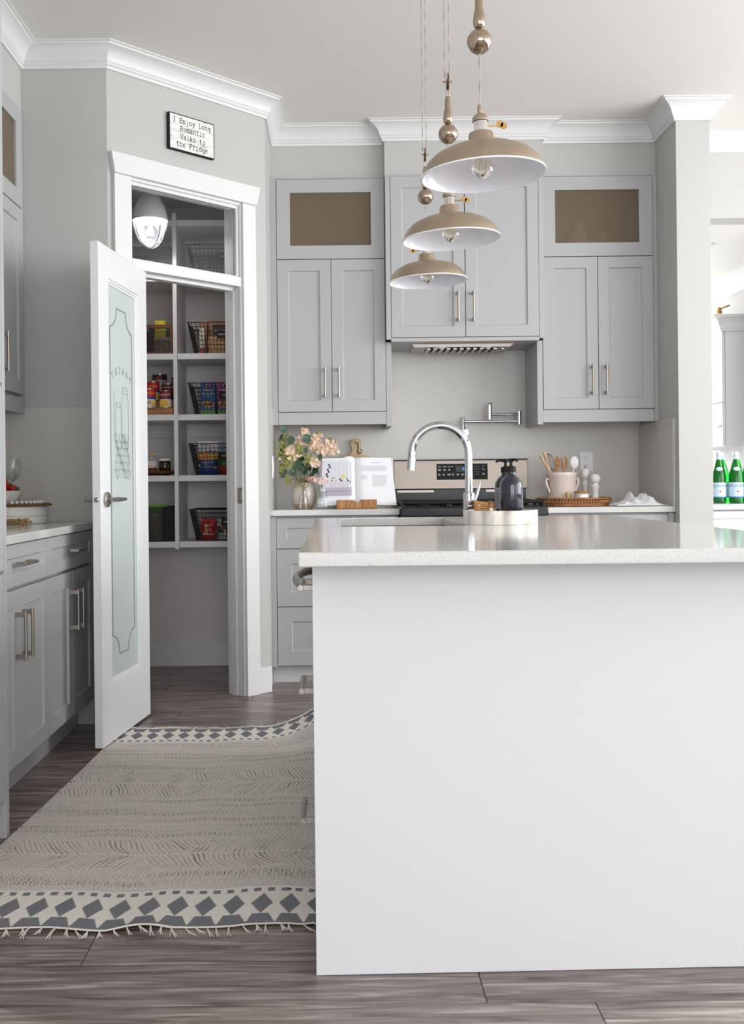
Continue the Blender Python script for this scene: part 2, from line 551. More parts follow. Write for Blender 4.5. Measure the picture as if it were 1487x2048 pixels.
# base boards
BP = [(0, 0), (0.014, 0), (0.014, 0.10), (0.010, 0.112), (0.004, 0.118), (0, 0.118)]
db = MB(); db.M = DIAG
db.box(T1 + 0.092, DL - 0.0, -0.014, -0.0005, 0, 0.13)
struct('baseboard_diagonal', db, 'trim_white', 'short white baseboard beside the pantry casing', bevel=0.002)
struct('baseboard_pantry', MB().box(-1.69, -0.45, WALL_Y - 0.018, WALL_Y - 0.0005, 0, 0.135), 'trim_white', 'white baseboard along the pantry back wall', bevel=0.003)
struct('baseboard_pantry_cleat', MB().box(-1.69, -0.45, WALL_Y - 0.018, WALL_Y - 0.0005, 0.64, 0.71).box(-1.69, -0.45, WALL_Y - 0.018, WALL_Y - 0.0005, 1.325, 1.403), 'pantry_paint', 'shelf cleats on the pantry wall', bevel=0.002)

# pantry doorway: jamb, stops, transom bar, casing, flared head
jb = MB(); jb.M = DIAG
jb.box(T0 - 0.0195, T0, -0.004, TH + 0.004, 0, OPZ).box(T1, T1 + 0.0195, -0.004, TH + 0.004, 0, OPZ).box(T0 - 0.0195, T1 + 0.0195, -0.004, TH + 0.004, OPZ, OPZ + 0.0195)
jb.box(T1 - 0.012, T1, 0.04, 0.08, 0, 2.03).box(T0, T0 + 0.012, 0.045, 0.08, 0, 2.03)
struct('trim_3', jb, 'trim_white', 'white door jamb of the pantry doorway', bevel=0.0015)
tb = MB(); tb.M = DIAG
tb.box(T0, T1, -0.010, TH, 2.028, 2.073)
tb.box(T0, T1, 0.04, 0.085, 2.012, 2.028)
struct('trim_4', tb, 'trim_white', 'white transom bar above the pantry door', bevel=0.0015)
cs = MB(); cs.M = DIAG
cs.box(T0 - 0.098, T0 - 0.008, -0.020, -0.0005, 0, OPZ + 0.012)
struct('trim_5', cs, 'trim_white', 'left white casing of the pantry doorway', bevel=0.002)
cs = MB(); cs.M = DIAG
cs.box(T1 + 0.008, T1 + 0.092, -0.020, -0.0005, 0, OPZ + 0.012)
struct('trim_6', cs, 'trim_white', 'right white casing of the pantry doorway', bevel=0.002)
hd = MB(); hd.M = DIAG
hd.prism([(T0 - 0.10, OPZ + 0.0125), (T1 + 0.095, OPZ + 0.0125), (T1 + 0.118, OPZ + 0.105), (T0 - 0.118, OPZ + 0.105)], -0.028, -0.0005, 'y')
struct('trim_7', hd, 'trim_white', 'flared white head casing above the pantry door', bevel=0.002)
# transom window
tw = MB(); tw.M = DIAG
fr = [(T0, 2.0735), (T1, 2.0735), (T1, OPZ - 0.0005), (T0, OPZ - 0.0005)]
for (a, b, c, d) in ((T0, T0 + 0.010, 2.0735, OPZ), (T1 - 0.014, T1, 2.0735, OPZ), (T0 + 0.010, T1 - 0.014, OPZ - 0.016, OPZ), (T0 + 0.010, T1 - 0.014, 2.0735, 2.082)):
    tw.box(a, b, 0.008, 0.024, c, d)
    tw.box(a, b, 0.034, 0.050, c, d)
win = struct('window_1', tw, 'trim_white', 'clear transom window above the pantry door', bevel=0.001)
mat('pane_glass', (255, 255, 255), 0.03, trans=1.0, ior=1.25)
pm = MB(); pm.M = DIAG
pm.box(T0 + 0.002, T1 - 0.002, 0.027, 0.031, 2.075, OPZ - 0.002)
pm.build('pane', 'pane_glass', win)
# strike plate on the right jamb
sp = MB(); sp.M = DIAG
sp.box(T1 - 0.0015, T1 + 0.001, 0.0, 0.034, 0.955, 1.035).box(T1 - 0.004, T1 - 0.0015, 0.006, 0.012, 0.975, 1.015)
tag(sp.build('strike_plate', 'steel', None, 0.0005), 'small nickel strike plate on the pantry door jamb', 'strike plate')

# ------------------------------------------------------------------ pantry door (26 in, swung open)
hx, hy = -0.845, 4.785
door_rot = math.atan2(4.152 - 4.78, -0.9225 + 0.845)     # local x runs from hinge to latch
DW, DH, DT = 0.633, 2.012, 0.034
# local: x 0..DW from hinge, y: face seen by the camera at y=0 (+y towards the kitchen aisle), z up
door = thing('door_1', 'white pantry door with a frosted glass panel standing open', None, (hx, hy, 0.010), door_rot)
door['kind'] = 'structure'
del_cat = door.pop('category', None)
gx0, gx1, gz0, gz1 = 0.118, 0.515, 0.235, 1.885
mb = MB()
mb.box(0, gx0, -DT, 0, 0, DH).box(gx1, DW, -DT, 0, 0, DH).box(gx0, gx1, -DT, 0, 0, gz0).box(gx0, gx1, -DT, 0, gz1, DH)
# fillet beads round the glass
for q, (w, d) in enumerate(((0.009, -0.005), (0.018, -0.011))):
    for y0, y1 in ((-0.0165, d), (-DT - d, -0.0195)):
        mb.box(gx0, gx0 + w, y0, y1, gz0, gz1).box(gx1 - w, gx1, y0, y1, gz0, gz1).box(gx0 + w, gx1 - w, y0, y1, gz0, gz0 + w).box(gx0 + w, gx1 - w, y0, y1, gz1 - w, gz1)
mb.build('door_frame', 'door_white', door, bevel=0.0015)
mat('door_glass', (218, 227, 227), 0.32, trans=0.2, ior=1.3)
pane = MB().box(gx0 + 0.003, gx1 - 0.003, -0.0195, -0.0165, gz0 + 0.003, gz1 - 0.003).build('glass_pane', 'door_glass', door)
pane['label'] = 'frosted glass pane with an etched border and jars'
mat('etch', (150, 156, 152), 0.6)
em = MB()
yb = -0.0158
ins = 0.055
ax0, ax1, az0, az1 = gx0 + ins, gx1 - ins, gz0 + 0.10, gz1 - 0.10
def arc(cx, cz, r, a0, a1, n=8):
    return [(cx + r * math.cos(R(a0 + (a1 - a0) * i / n)), cz + r * math.sin(R(a0 + (a1 - a0) * i / n))) for i in range(n + 1)]
ra = 0.085
loop = arc(ax0, az0, ra, 90, 0) + arc(ax1, az0, ra, 180, 90) + arc(ax1, az1, ra, 270, 180) + arc(ax0, az1, ra, 0, -90)
em.tube([(x, yb, z) for x, z in loop], 0.0032, 6, closed=True)
em.build('etched_border', 'etch', pane)
# jars and wheat drawing, seen from the back of the glass
jl = []
cx = (gx0 + gx1) / 2
def jar(x, z, w, h):
    return [[(x - w / 2, z), (x - w / 2, z + h * .8), (x - w * .36, z + h * .86), (x - w * .36, z + h * .9)],
            [(x + w / 2, z), (x + w / 2, z + h * .8), (x + w * .36, z + h * .86), (x + w * .36, z + h * .9)],
            arc(x, z + h * .93, w * .42, 0, 360, 14)[:0] + [(x - w * .42, z + h * .9), (x - w * .42, z + h), (x + w * .42, z + h), (x + w * .42, z + h * .9), (x - w * .42, z + h * .9)],
            [(x - w * .42, z + h * .95), (x + w * .42, z + h * .95)], [(x - w / 2, z), (x + w / 2, z)]]
jz = 1.20
jl += jar(cx - 0.045, jz, 0.085, 0.26) + jar(cx + 0.045, jz, 0.075, 0.19)
jl += [[(cx + 0.10, jz + 0.02), (cx + 0.10, jz + 0.235)]]
r2 = random.Random(3)
for i in range(9):
    x = cx - 0.085 + i * 0.02
    p = [(x + 0.012 * math.sin(t * 1.3 + i), jz + 0.05 - t * 0.03) for t in range(7)]
    jl.append(p)
    for t in range(6):
        jl.append([(p[t][0], p[t][1]), (p[t][0] + 0.012, p[t][1] + 0.012)])
jl.append(arc(cx - 0.09, jz - 0.11, 0.022, 0, 330, 12))
jl.append(arc(cx - 0.085, jz - 0.06, 0.016, 30, 330, 12))
jm = MB()
for p in jl:
    jm.tube([(x, yb, z) for x, z in p], 0.0011, 4)
tag(jm.build('etched_jars', 'etch', pane), None, None, None, 'stuff')
lm = MB()
# arched PANTRY lettering; read from the far side of the door, so it appears reversed here
for i, ch in enumerate('PANTRY'):
    a = R(90 + 26 - i * 10.4)
    rr = 0.26
    px = cx - (-rr * math.cos(a)) * -1.0
    pz = jz + 0.325 - rr + rr * math.sin(a)
    # far side reader looks along +y: their right is local -x ... build facing -y then it reads along +x from behind
    m4 = Matrix.Translation((cx + rr * math.cos(a), -0.0162, pz)) @ FRONT @ Matrix.Rotation(a - R(90), 4, 'Z')
    text(ch, 0.046, 'etch', pane, m4, ext=0.0004)
# lever handles, roses, latch
hz = 0.985
hm = MB()
hm.lathe([(0.0, 0.0005), (0.031, 0.0005), (0.031, 0.010), (0.026, 0.013), (0.0, 0.013)], (DW - 0.062, 0, hz), 24, 'y', cap=False)
hm.lathe([(0.0, 0.010), (0.0105, 0.012), (0.0105, 0.052), (0.0, 0.052)], (DW - 0.062, 0, hz), 14, 'y', cap=False)
hm.tube([(DW - 0.055, 0.047, hz), (DW - 0.11, 0.049, hz), (DW - 0.175, 0.046, hz)], [0.0095, 0.0085, 0.006], 10)
hm.build('lever_handle', 'steel', door)
hm = MB()
hm.lathe([(0.0, -DT - 0.0005), (0.031, -DT - 0.0005), (0.031, -DT - 0.010), (0.0, -DT - 0.013)], (DW - 0.062, 0, hz), 24, 'y', cap=False)
hm.tube([(DW - 0.062, -DT - 0.005, hz), (DW - 0.062, -DT - 0.052, hz)], 0.0105, 12)
hm.tube([(DW - 0.055, -DT - 0.047, hz), (DW - 0.175, -DT - 0.046, hz)], [0.0095, 0.006], 10)
hm.build('lever_handle', 'steel', door)
MB().ball((DW + 0.001, -DT / 2, hz), 0.0115, 12, 0.5, 1, 1).build('latch_bolt', 'chrome', door)

# ================================================================== CABINETS
def bar_handle(mb, x, z, L, vert=True, y=-0.0, off=0.034, r=0.0058):
    """bar pull on two square posts; stands off in -y"""
    h = L / 2
    if vert:
        mb.tube([(x, y - off, z - h), (x, y - off, z + h)], r, 10)
        for s in (-1, 1):
            mb.box(x - 0.006, x + 0.006, y - off, y, z + s * (h - 0.012) - 0.008, z + s * (h - 0.012) + 0.008)
    else:
        mb.tube([(x - h, y - off, z), (x + h, y - off, z)], r, 10)
        for s in (-1, 1):
            mb.box(x + s * (h - 0.012) - 0.008, x + s * (h - 0.012) + 0.008, y - off, y, z - 0.006, z + 0.006)
    return mb

mat('frosted_amber', (176, 162, 142), 0.26, trans=0.7, ior=1.08)

def shaker_part(root, name, x0, x1, z0, z1, m, handle=None, hole=False, rail=0.06, pane_m=None, hl=0.165):
    d = MB().shaker(x0, x1, z0, z1, rail, 0.020, 0.009, 0.0, hole).build(name, m, root, bevel=0.0012, smooth=30)
    if handle:
        hx_, hz_, v = handle
        bar_handle(MB(), hx_, hz_, hl, v).build('handle', 'steel', d, bevel=0.0008)
    if hole:
        MB().box(x0 + rail - 0.004, x1 - rail + 0.004, 0.010, 0.014, z0 + rail - 0.004, z1 - rail + 0.004).build('glass_pane', pane_m or 'frosted_amber', d)
    return d

def carcass(root, w, d, z0, z1, m, open_from=None, x0=0.0):
    """box behind the doors; the part above open_from is hollow with a tan inside"""
    mb = MB()
    if open_from is None:
        mb.box(x0, x0 + w, 0.022, d, z0, z1)
    else:
        mb.box(x0, x0 + w, 0.022, d, z0, open_from)
        mb.box(x0, x0 + 0.018, 0.022, d, open_from, z1).box(x0 + w - 0.018, x0 + w, 0.022, d, open_from, z1)
        mb.box(x0 + 0.018, x0 + w - 0.018, 0.022, d, z1 - 0.018, z1)
        mb.mi = 1
        mb.box(x0 + 0.018, x0 + w - 0.018, d - 0.012, d, open_from, z1 - 0.018)
        mb.box(x0 + 0.018, x0 + w - 0.018, 0.024, d - 0.012, open_from, open_from + 0.004)
        mb.box(x0 + 0.018, x0 + 0.022, 0.024, d - 0.012, open_from + 0.004, z1 - 0.018).box(x0 + w - 0.022, x0 + w - 0.018, 0.024, d - 0.012, open_from + 0.004, z1 - 0.018)
        mb.box(x0 + 0.022, x0 + w - 0.022, 0.024, d - 0.012, z1 - 0.022, z1 - 0.018)
    return mb.build('body', [m, 'cabinet_inside'], root, smooth=None)

G = 'cabinet_grey'
UP = dict(zb=1.372, zd=1.443, zs=2.275, zt=2.715)

def upper(name_label, x0, x1, fill_l, fill_r, panel):
    """wall cabinet on the back wall; origin at its front lower left"""
    r = thing('wall_cabinet', name_label, 'cabinet', (x0, 5.73, UP['zb']))
    b = UP['zb']
    w = x1 - x0
    dpt = WALL_Y - 5.73 - 0.001
    carcass(r, w, dpt, UP['zd'] - b - 0.004, UP['zt'] - b, G, UP['zs'] - b + 0.01)
    a, c = fill_l, w - fill_r
    mid = (a + c) / 2
    f = MB()
    if fill_l > 0.01: f.box(0, fill_l - 0.002, 0.004, 0.022, 0.0, UP['zt'] - b)
    if fill_r > 0.01: f.box(w - fill_r + 0.002, w, 0.004, 0.022, 0.0, UP['zt'] - b)
    f.build('filler_strip', G, r, bevel=0.001)
    MB().box(a if fill_l > 0.01 else 0, w - fill_r if fill_r > 0.01 else w, 0.004, 0.024, 0.0, UP['zd'] - b - 0.004).build('light_rail', G, r, bevel=0.001)
    shaker_part(r, 'glass_door', a, c, UP['zs'] - b + 0.002, UP['zt'] - b - 0.003, G, None, True, 0.073)
    hz_ = 1.60 - b
    shaker_part(r, 'door', a, mid - 0.0015, UP['zd'] - b, UP['zs'] - b - 0.002, G, (mid - 0.0375, hz_, True))
    shaker_part(r, 'door', mid + 0.0015, c, UP['zd'] - b, UP['zs'] - b - 0.002, G, (mid + 0.0375, hz_, True))
    px0, px1 = panel
    MB().box(px0 - x0, px1 - x0, -0.004 + 0.006, dpt, -0.012, 0.447).build('end_panel', G, r, bevel=0.001)
    return r

upper('grey wall cabinet left of the hood with a plain frosted top pane', -0.3305, 0.2920, 0.034, 0.002, (0.2925, 0.3225))
upper('grey wall cabinet right of the hood with pale shapes behind its frosted pane', 1.1475, 1.7795, 0.002, 0.026, (1.1165, 1.1470))
# pale ornaments inside the right glass cabinet
tag(MB().lathe([(0.0, 0), (0.045, 0), (0.055, 0.05), (0.05, 0.11), (0.024, 0.15), (0.022, 0.19), (0.0, 0.19)], (1.365, 5.800, 2.2895), 18, cap=False).build('vase', 'white_ceramic'), 'blurred pale vase behind the frosted cabinet pane, the taller shape', 'vase')
tag(MB().lathe([(0.0, 0), (0.03, 0), (0.036, 0.04), (0.03, 0.10), (0.014, 0.13), (0.0, 0.135)], (1.495, 5.80, 2.2895), 18, cap=False).build('vase', 'cream_ceramic'), 'blurred pale jar behind the frosted cabinet pane, the shorter shape', 'vase')

# hood cabinet with the extractor insert
hc = thing('hood_cabinet', 'tall grey two-door cabinet over the range hood', 'cabinet', (0.293, 5.66, 1.823))
hw = 1.146 - 0.293
MB().box(0.0, hw, 0.022, 5.7285 - 5.66, 0.009, 2.706 - 1.823).box(0.030, hw - 0.0305, 0.0685, 0.439, 0.009, 2.706 - 1.823).build('body', G, hc)
MB().box(0.0, 0.026, 0.002, 0.022, 0.0, 0.883).build('filler_strip', G, hc, bevel=0.001)
MB().box(hw - 0.028, hw, 0.002, 0.022, 0.0, 0.883).build('filler_strip', G, hc, bevel=0.001)
MB().box(0.0265, hw - 0.0285, 0.003, 0.0685, -0.012, 0.0085).box(0.0325, hw - 0.0325, 0.0685, 0.438, -0.012, 0.0085).build('bottom_panel', G, hc, bevel=0.001)
hm_ = hw / 2
shaker_part(hc, 'door', 0.0280, hm_ - 0.002, 0.011, 0.880, G, (hm_ - 0.041, 0.172, True))
shaker_part(hc, 'door', hm_ + 0.002, hw - 0.0300, 0.011, 0.880, G, (hm_ + 0.041, 0.172, True))
# extractor insert
hd_ = thing('range_hood', 'stainless extractor insert under the hood cabinet', 'range hood', (0.72, 5.80, 1.8105))
MB().prism([(-0.270, -0.02), (0.255, -0.02), (0.275, -0.0), (-0.285, -0.0)], -0.045, 0.20, 'y').build('hood_plate', 'steel', hd_, bevel=0.001)
sl = MB().box(-0.20, 0.185, -0.03, 0.16, -0.0225, -0.0202)
sl.build('filter', 'black_matte', hd_)
for i in range(11):
    x = -0.19 + i * 0.0365
    MB().prism([(x - 0.011, -0.030), (x + 0.011, -0.030), (x + 0.005, -0.0227), (x - 0.011, -0.0227)], -0.03, 0.16, 'y').build('baffle', 'steel', hd_)
for x in (-0.125, 0.125):
    MB().lathe([(0.0, -0.0235), (0.028, -0.0235), (0.030, -0.0203), (0.0, -0.0203)], (x, -0.036, 0), 16, cap=False).build('hood_light', 'white_plastic', hd_)
MB().box(0.208, 0.225, -0.02, 0.02, -0.032, -0.0203).build('control_knob', 'steel', hd_, bevel=0.002)

# base cabinet left of the range: three drawers
b1 = thing('base_cabinet', 'grey three-drawer base cabinet left of the range', 'cabinet', (-0.3165, 5.49, 0.0))
bwid = 0.335 + 0.3165
MB().box(0.0, bwid, 0.022, 0.608, 0.095, 0.8825).build('body', G, b1, smooth=None)
MB().box(-0.014, 0.014, 0.002, 0.0215, 0.092, 0.880).build('filler_strip', G, b1, bevel=0.001)
MB().box(-0.0135, bwid, 0.075, 0.09, 0.0005, 0.094).build('toe_kick', 'trim_white', b1)
for z0, z1 in ((0.100, 0.405), (0.409, 0.708), (0.712, 0.870)):
    shaker_part(b1, 'drawer', 0.016, bwid - 0.004, z0, z1, G, (bwid / 2, (z0 + z1) / 2, False), rail=0.05 if z1 - z0 < 0.2 else 0.075)
b2 = thing('base_cabinet', 'pale base cabinet right of the range beside the column', 'cabinet', (1.113, 5.49, 0.0))
MB().box(0.0, 0.665, 0.022, 0.608, 0.095, 0.8825).build('body', G, b2, smooth=None)
MB().box(0.635, 0.665, 0.002, 0.0215, 0.092, 0.880).build('filler_strip', G, b2, bevel=0.001)
MB().box(0.0, 0.665, 0.075, 0.09, 0.0005, 0.094).build('toe_kick', 'trim_white', b2)
for z0, z1 in ((0.100, 0.405), (0.409, 0.708), (0.712, 0.870)):
    shaker_part(b2, 'drawer', 0.004, 0.632, z0, z1, G, (0.318, (z0 + z1) / 2, False), rail=0.05 if z1 - z0 < 0.2 else 0.075)

# worktops on the back wall, splashbacks
tag(MB().box(-0.352, 0.3415, 5.465, 5.4995, 0.884, 0.914).box(-0.3300, 0.3415, 5.4995, WALL_Y - 0.0125, 0.884, 0.914).build('worktop', 'quartz', None, 0.0015), 'pale speckled stone worktop left of the range', 'worktop')
tag(MB().box(1.1105, 1.7785, 5.465, WALL_Y - 0.0125, 0.884, 0.914).build('worktop', 'quartz', None, 0.0015), 'pale speckled stone worktop right of the range', 'worktop')
struct('wall_splashback', MB().box(-0.3300, 1.7785, WALL_Y - 0.012, WALL_Y - 0.0005, 0.914, 1.84).box(-0.3305, -0.3275, 5.50, WALL_Y - 0.0125, 0.9145, 1.46).box(1.7675, 1.7795, 5.47, WALL_Y - 0.0125, 0.9145, 1.37), 'quartz_splash', 'pale stone splashback behind the range')

# ------------------------------------------------------------------ left run: two base units, wall cabinet, tall cabinet
LX = -1.065
for i, (y0, lab) in enumerate(((3.182, 'pale grey base cabinet with two doors beside the tall cabinet at the left edge'),
                               (3.905, 'pale grey base cabinet with two doors half hidden by the pantry door'))):
    r = thing('base_cabinet', lab, 'cabinet', (LX, y0, 0.0), R(90))
    w = 0.721
    MB().box(0, w, 0.022, 0.632, 0.11, 0.861).build('body', G, r, smooth=None)
    MB().box(0, w, 0.07, 0.085, 0.0005, 0.109).build('toe_kick', G, r)
    shaker_part(r, 'drawer', 0.002, w - 0.002, 0.718, 0.858, G, (w / 2 + 0.03, 0.792, False), rail=0.045, hl=0.15)
    shaker_part(r, 'door', 0.002, w / 2 - 0.0015, 0.120, 0.706, G, (w / 2 - 0.04, 0.553, True))
    shaker_part(r, 'door', w / 2 + 0.0015, w - 0.002, 0.120, 0.706, G, (w / 2 + 0.04, 0.553, True))
MB_ = MB().box(-1.70 + 0.001, -1.066, 4.6275, 4.6585, 0.0005, 0.861)
tag(MB_.build('cabinet_filler', G, None, 0.001), 'narrow grey filler between the left base cabinets and the pantry wall', 'filler')
tag(MB().box(-1.699, -1.045, 3.182, 4.6585, 0.864, 0.894).build('worktop', 'quartz', None, 0.0015), 'pale stone worktop on the left cabinets', 'worktop')
struct('wall_splashback_left', MB().box(-1.6995, -1.688, 3.19, 4.648, 0.8945, 1.37).box(-1.6995, -1.02, 4.648, 4.6595, 0.8945, 1.40), 'quartz_splash', 'speckled stone splashback in the left corner')
r = thing('wall_cabinet', 'narrow sliver of grey wall cabinet with frosted pane at the left edge', 'cabinet', (-1.36, 3.182, 1.372), R(90))
w = 1.446
carcass(r, w, 0.338, 0.07, 2.712 - 1.372, G, 0.905)
MB().box(0, w, 0.002, 0.02, 0.0, 0.066).build('light_rail', G, r, bevel=0.001)
MB().box(w + 0.001, w + 0.028, 0.004, 0.336, 0.0, 1.338).build('filler_strip', G, r, bevel=0.001)
for a in (0.002, w / 2 + 0.0015):
    c = a + w / 2 - 0.0035
    shaker_part(r, 'glass_door', a, c, 0.903, 1.336, G, None, True, 0.073)
    m_ = (a + c) / 2
    shaker_part(r, 'door', a, m_ - 0.0015, 0.082, 0.898, G, (m_ - 0.035, 0.235, True))
    shaker_part(r, 'door', m_ + 0.0015, c, 0.082, 0.898, G, (m_ + 0.035, 0.235, True))
# tall cabinet at the very left edge
r = thing('tall_cabinet', 'tall grey cabinet side at the left edge of the picture', 'cabinet', (-0.985, 1.60, 0.0), R(90))
MB().box(0, 1.53, 0.024, 0.712, 0.11, 2.99).build('body', G, r, smooth=None)
MB().box(1.532, 1.558, 0.0, 0.712, 0.0005, 2.99).build('end_panel', G, r, bevel=0.001)
MB().box(0, 1.53, 0.06, 0.08, 0.0005, 0.108).build('toe_kick', G, r)
shaker_part(r, 'door', 0.77, 1.528, 0.12, 0.79, G, (0.80, 0.6, True))
shaker_part(r, 'door', 0.77, 1.528, 0.80, 1.35, G)
shaker_part(r, 'door', 0.77, 1.528, 1.36, 2.90, G)
shaker_part(r, 'door', 0.004, 0.764, 0.12, 0.79, G, (0.73, 0.6, True))
shaker_part(r, 'door', 0.004, 0.764, 0.80, 2.90, G)

# ------------------------------------------------------------------ island
IW = 'cabinet_white'
isl = thing('kitchen_island', 'large white island with a plain end panel facing the camera', 'kitchen island', (0.5, 3.1, 0.0))
def isl_mb():
    m = MB(); m.M = Matrix.Translation((-0.5, -3.1, 0)); return m
SK = 0.0225
m = isl_mb()
m.prism([(-0.048, 2.24), (1.02, 2.24 + SK * 1.068), (1.02, 2.26 + SK * 1.068), (-0.048, 2.262)], 0.0005, 0.8825)
m.build('end_panel', IW, isl, bevel=0.0012)
m = isl_mb()
m.box(-0.026, 1.0, 2.29, 3.26, 0.10, 0.8825).box(-0.026, 1.0, 4.10, 4.135, 0.10, 0.8825).box(0.46, 1.0, 3.26, 4.10, 0.10, 0.8825).box(-0.026, 0.46, 3.26, 4.10, 0.10, 0.60)
m.box(0.03, 0.95, 2.29, 4.10, 0.0005, 0.10)
m.build('body', IW, isl, smooth=None)
# sink-side fronts, facing -x
def isl_front(name, y0, y1, z0, z1, handle=None, m_=IW):
    mb = isl_mb()
    # facing -x: rotate local (-y front, +x width) by -90 about z : x -> -y
    mb.M = mb.M @ Matrix.Translation((-0.048, y1, 0)) @ Matrix.Rotation(R(-90), 4, 'Z')
    o = mb.shaker(0, y1 - y0, z0, z1, 0.05).build(name, m_, isl, bevel=0.0012, smooth=30)
    if handle is not None:
        h = isl_mb(); h.M = mb.M
        bar_handle(h, (y1 - y0) / 2, handle, min(0.17, y1 - y0 - 0.06), False, off=0.03, r=0.0075).build('handle', 'steel', o, bevel=0.0008)
    return o
for z0, z1, hz_ in ((0.12, 0.40, 0.279), (0.405, 0.69, 0.576), (0.695, 0.875, 0.812)):
    isl_front('drawer', 2.265, 2.70, z0, z1, hz_)
dw_ = isl_mb()
dw_.box(-0.050, -0.027, 2.705, 3.30, 0.12, 0.875)
dwo = dw_.build('dishwasher_door', 'steel_brushed', isl, bevel=0.003)
dwo['label'] = 'brushed steel dishwasher door in the island side'
h = isl_mb()
pts = []
for i in range(13):
    t = i / 12
    yy = 2.74 + t * 0.52
    bow = math.sin(math.pi * t) ** 0.45 if 0 < t < 1 else 0
    pts.append((-0.052 - 0.056 * bow, yy, 0.782))
h.tube(pts, 0.0125, 12).build('handle', 'steel', dwo)
isl_front('door', 3.305, 3.70, 0.12, 0.875)
isl_front('door', 3.705, 4.10, 0.12, 0.875)
# the stone top with the sink cut-out
top = isl_mb()
SX0, SX1, SY0, SY1 = 0.022, 0.42, 3.285, 4.075
X0, X1, Y0, Y1 = -0.072, 1.09, 2.08, 4.15
for z in (0.884, 0.914):
    o_ = [top.pt(p + (z,)) for p in ((X0, Y0), (X1, Y0), (X1, Y1), (X0, Y1))]
    i_ = [top.pt(p + (z,)) for p in ((SX0, SY0), (SX1, SY0), (SX1, SY1), (SX0, SY1))]
    for j in range(4):
        q = (o_[j], o_[(j + 1) % 4], i_[(j + 1) % 4], i_[j])
        top.face(q if z > 0.9 else q[::-1])
    if z < 0.9:
        ol, il = o_, i_
for j in range(4):
    top.face((ol[j], ol[(j + 1) % 4], o_[(j + 1) % 4], o_[j]))
    top.face((il[(j + 1) % 4], il[j], i_[j], i_[(j + 1) % 4]))
top.M = None
tt = top.build('island_worktop', 'quartz', None, bevel=0.003, seg=3)
tt.location = (0.5, 3.1, 0)
tag(tt, 'pale speckled stone island worktop with a sink cut-out', 'worktop')
# undermount sink
sk = MB()
sk.box(SX0 - 0.006, SX0 - 0.001, SY0, SY1, 0.68, 0.8835).box(SX1 + 0.001, SX1 + 0.006, SY0, SY1, 0.68, 0.8835)
sk.box(SX0 - 0.006, SX1 + 0.006, SY0 - 0.006, SY0 - 0.001, 0.68, 0.8835).box(SX0 - 0.006, SX1 + 0.006, SY1 + 0.001, SY1 + 0.006, 0.68, 0.8835)
sk.box(SX0 - 0.006, SX1 + 0.006, SY0 - 0.006, SY1 + 0.006, 0.672, 0.68)
tag(sk.build('sink', 'steel', None, 0.001), 'steel undermount sink set in the island worktop', 'sink')

# ================================================================== RANGE, POT FILLER, OUTLETS
rg = thing('range_cooker', 'black and stainless gas range with a control panel at the back', 'range', (0.726, 5.73, 0.0))
hwid = 0.381
MB().box(-hwid, hwid, -0.27, 0.355, 0.03, 0.872).build('body', 'black_enamel', rg, smooth=None)
MB().box(-hwid, hwid, -0.30, -0.271, 0.24, 0.76).build('oven_door', 'steel_brushed', rg, bevel=0.003)
MB().tube([(-0.33, -0.345, 0.72), (0.33, -0.345, 0.72)], 0.011, 10).box(-0.31, -0.29, -0.345, -0.30, 0.712, 0.728).box(0.29, 0.31, -0.345, -0.30, 0.712, 0.728).build('oven_handle', 'steel', rg)
MB().box(-hwid, hwid, -0.30, -0.271, 0.77, 0.872).build('front_panel', 'steel_brushed', rg, bevel=0.003)
for i in range(5):
    MB().lathe([(0.0, -0.335), (0.019, -0.335), (0.021, -0.301), (0.0, -0.301)], (-0.28 + i * 0.14, 0, 0.83), 16, 'y', cap=False).build('control_knob', 'steel', rg)
MB().box(-hwid, hwid, -0.31, 0.300, 0.873, 0.922).build('cooktop', 'black_enamel', rg, bevel=0.006)
for gx in (-0.25, 0.0, 0.25):
    g = MB()
    w2 = 0.118
    for y in (-0.24, 0.245):
        g.tube([(gx - w2, y, 0.944), (gx + w2, y, 0.944)], 0.008, 6)
    for x in (gx - w2, gx + w2):
        g.tube([(x, -0.24, 0.944), (x, 0.245, 0.944)], 0.008, 6)
        for y in (-0.235, 0.0, 0.24):
            g.tube([(x, y, 0.944), (x, y, 0.9225)], [0.008, 0.010], 6)
    for y in (-0.12, 0.0, 0.125):
        g.tube([(gx - w2, y, 0.944), (gx + w2, y, 0.944)], 0.006, 6)
    for x in (-0.06, 0.0, 0.06):
        g.tube([(gx + x, -0.24, 0.944), (gx + x, 0.245, 0.944)], 0.006, 6)
    g.build('grate', 'black_iron', rg)
    for y in (-0.12, 0.125):
        MB().lathe([(0, 0.9225), (0.042, 0.9225), (0.040, 0.931), (0.028, 0.934), (0, 0.935)], (gx, y, 0), 16, cap=False).build('burner', 'black_iron', rg)
# side wings of the raised rear deck
MB().prism([(-0.379, 0.9225), (0.379, 0.9225), (0.379, 1.012), (-0.379, 1.012)], 0.318, 0.352, 'y').build('back_riser', 'black_enamel', rg, bevel=0.002)
bg = MB().prism([(0.292, 1.012), (0.353, 1.012), (0.353, 1.177), (0.306, 1.177)], -0.381, 0.388, 'x').build('back_guard', 'steel_brushed', rg, bevel=0.003)
MB().prism([(0.290, 1.1775), (0.354, 1.1775), (0.354, 1.1825), (0.290, 1.1825)], -0.383, 0.390, 'x').build('top_trim', 'black_enamel', bg)
for x0, x1 in ((-0.36, -0.15), (0.15, 0.36)):
    MB().box(x0, x1, 0.3155, 0.318, 0.993, 1.006).build('vent_slot', 'steel', rg)
slope = math.atan2(0.306 - 0.292, 1.177 - 1.012)
PM = Matrix.Translation((0.011, 0.292, 1.012)) @ Matrix.Rotation(-slope, 4, 'X')
pn = MB(); pn.M = PM
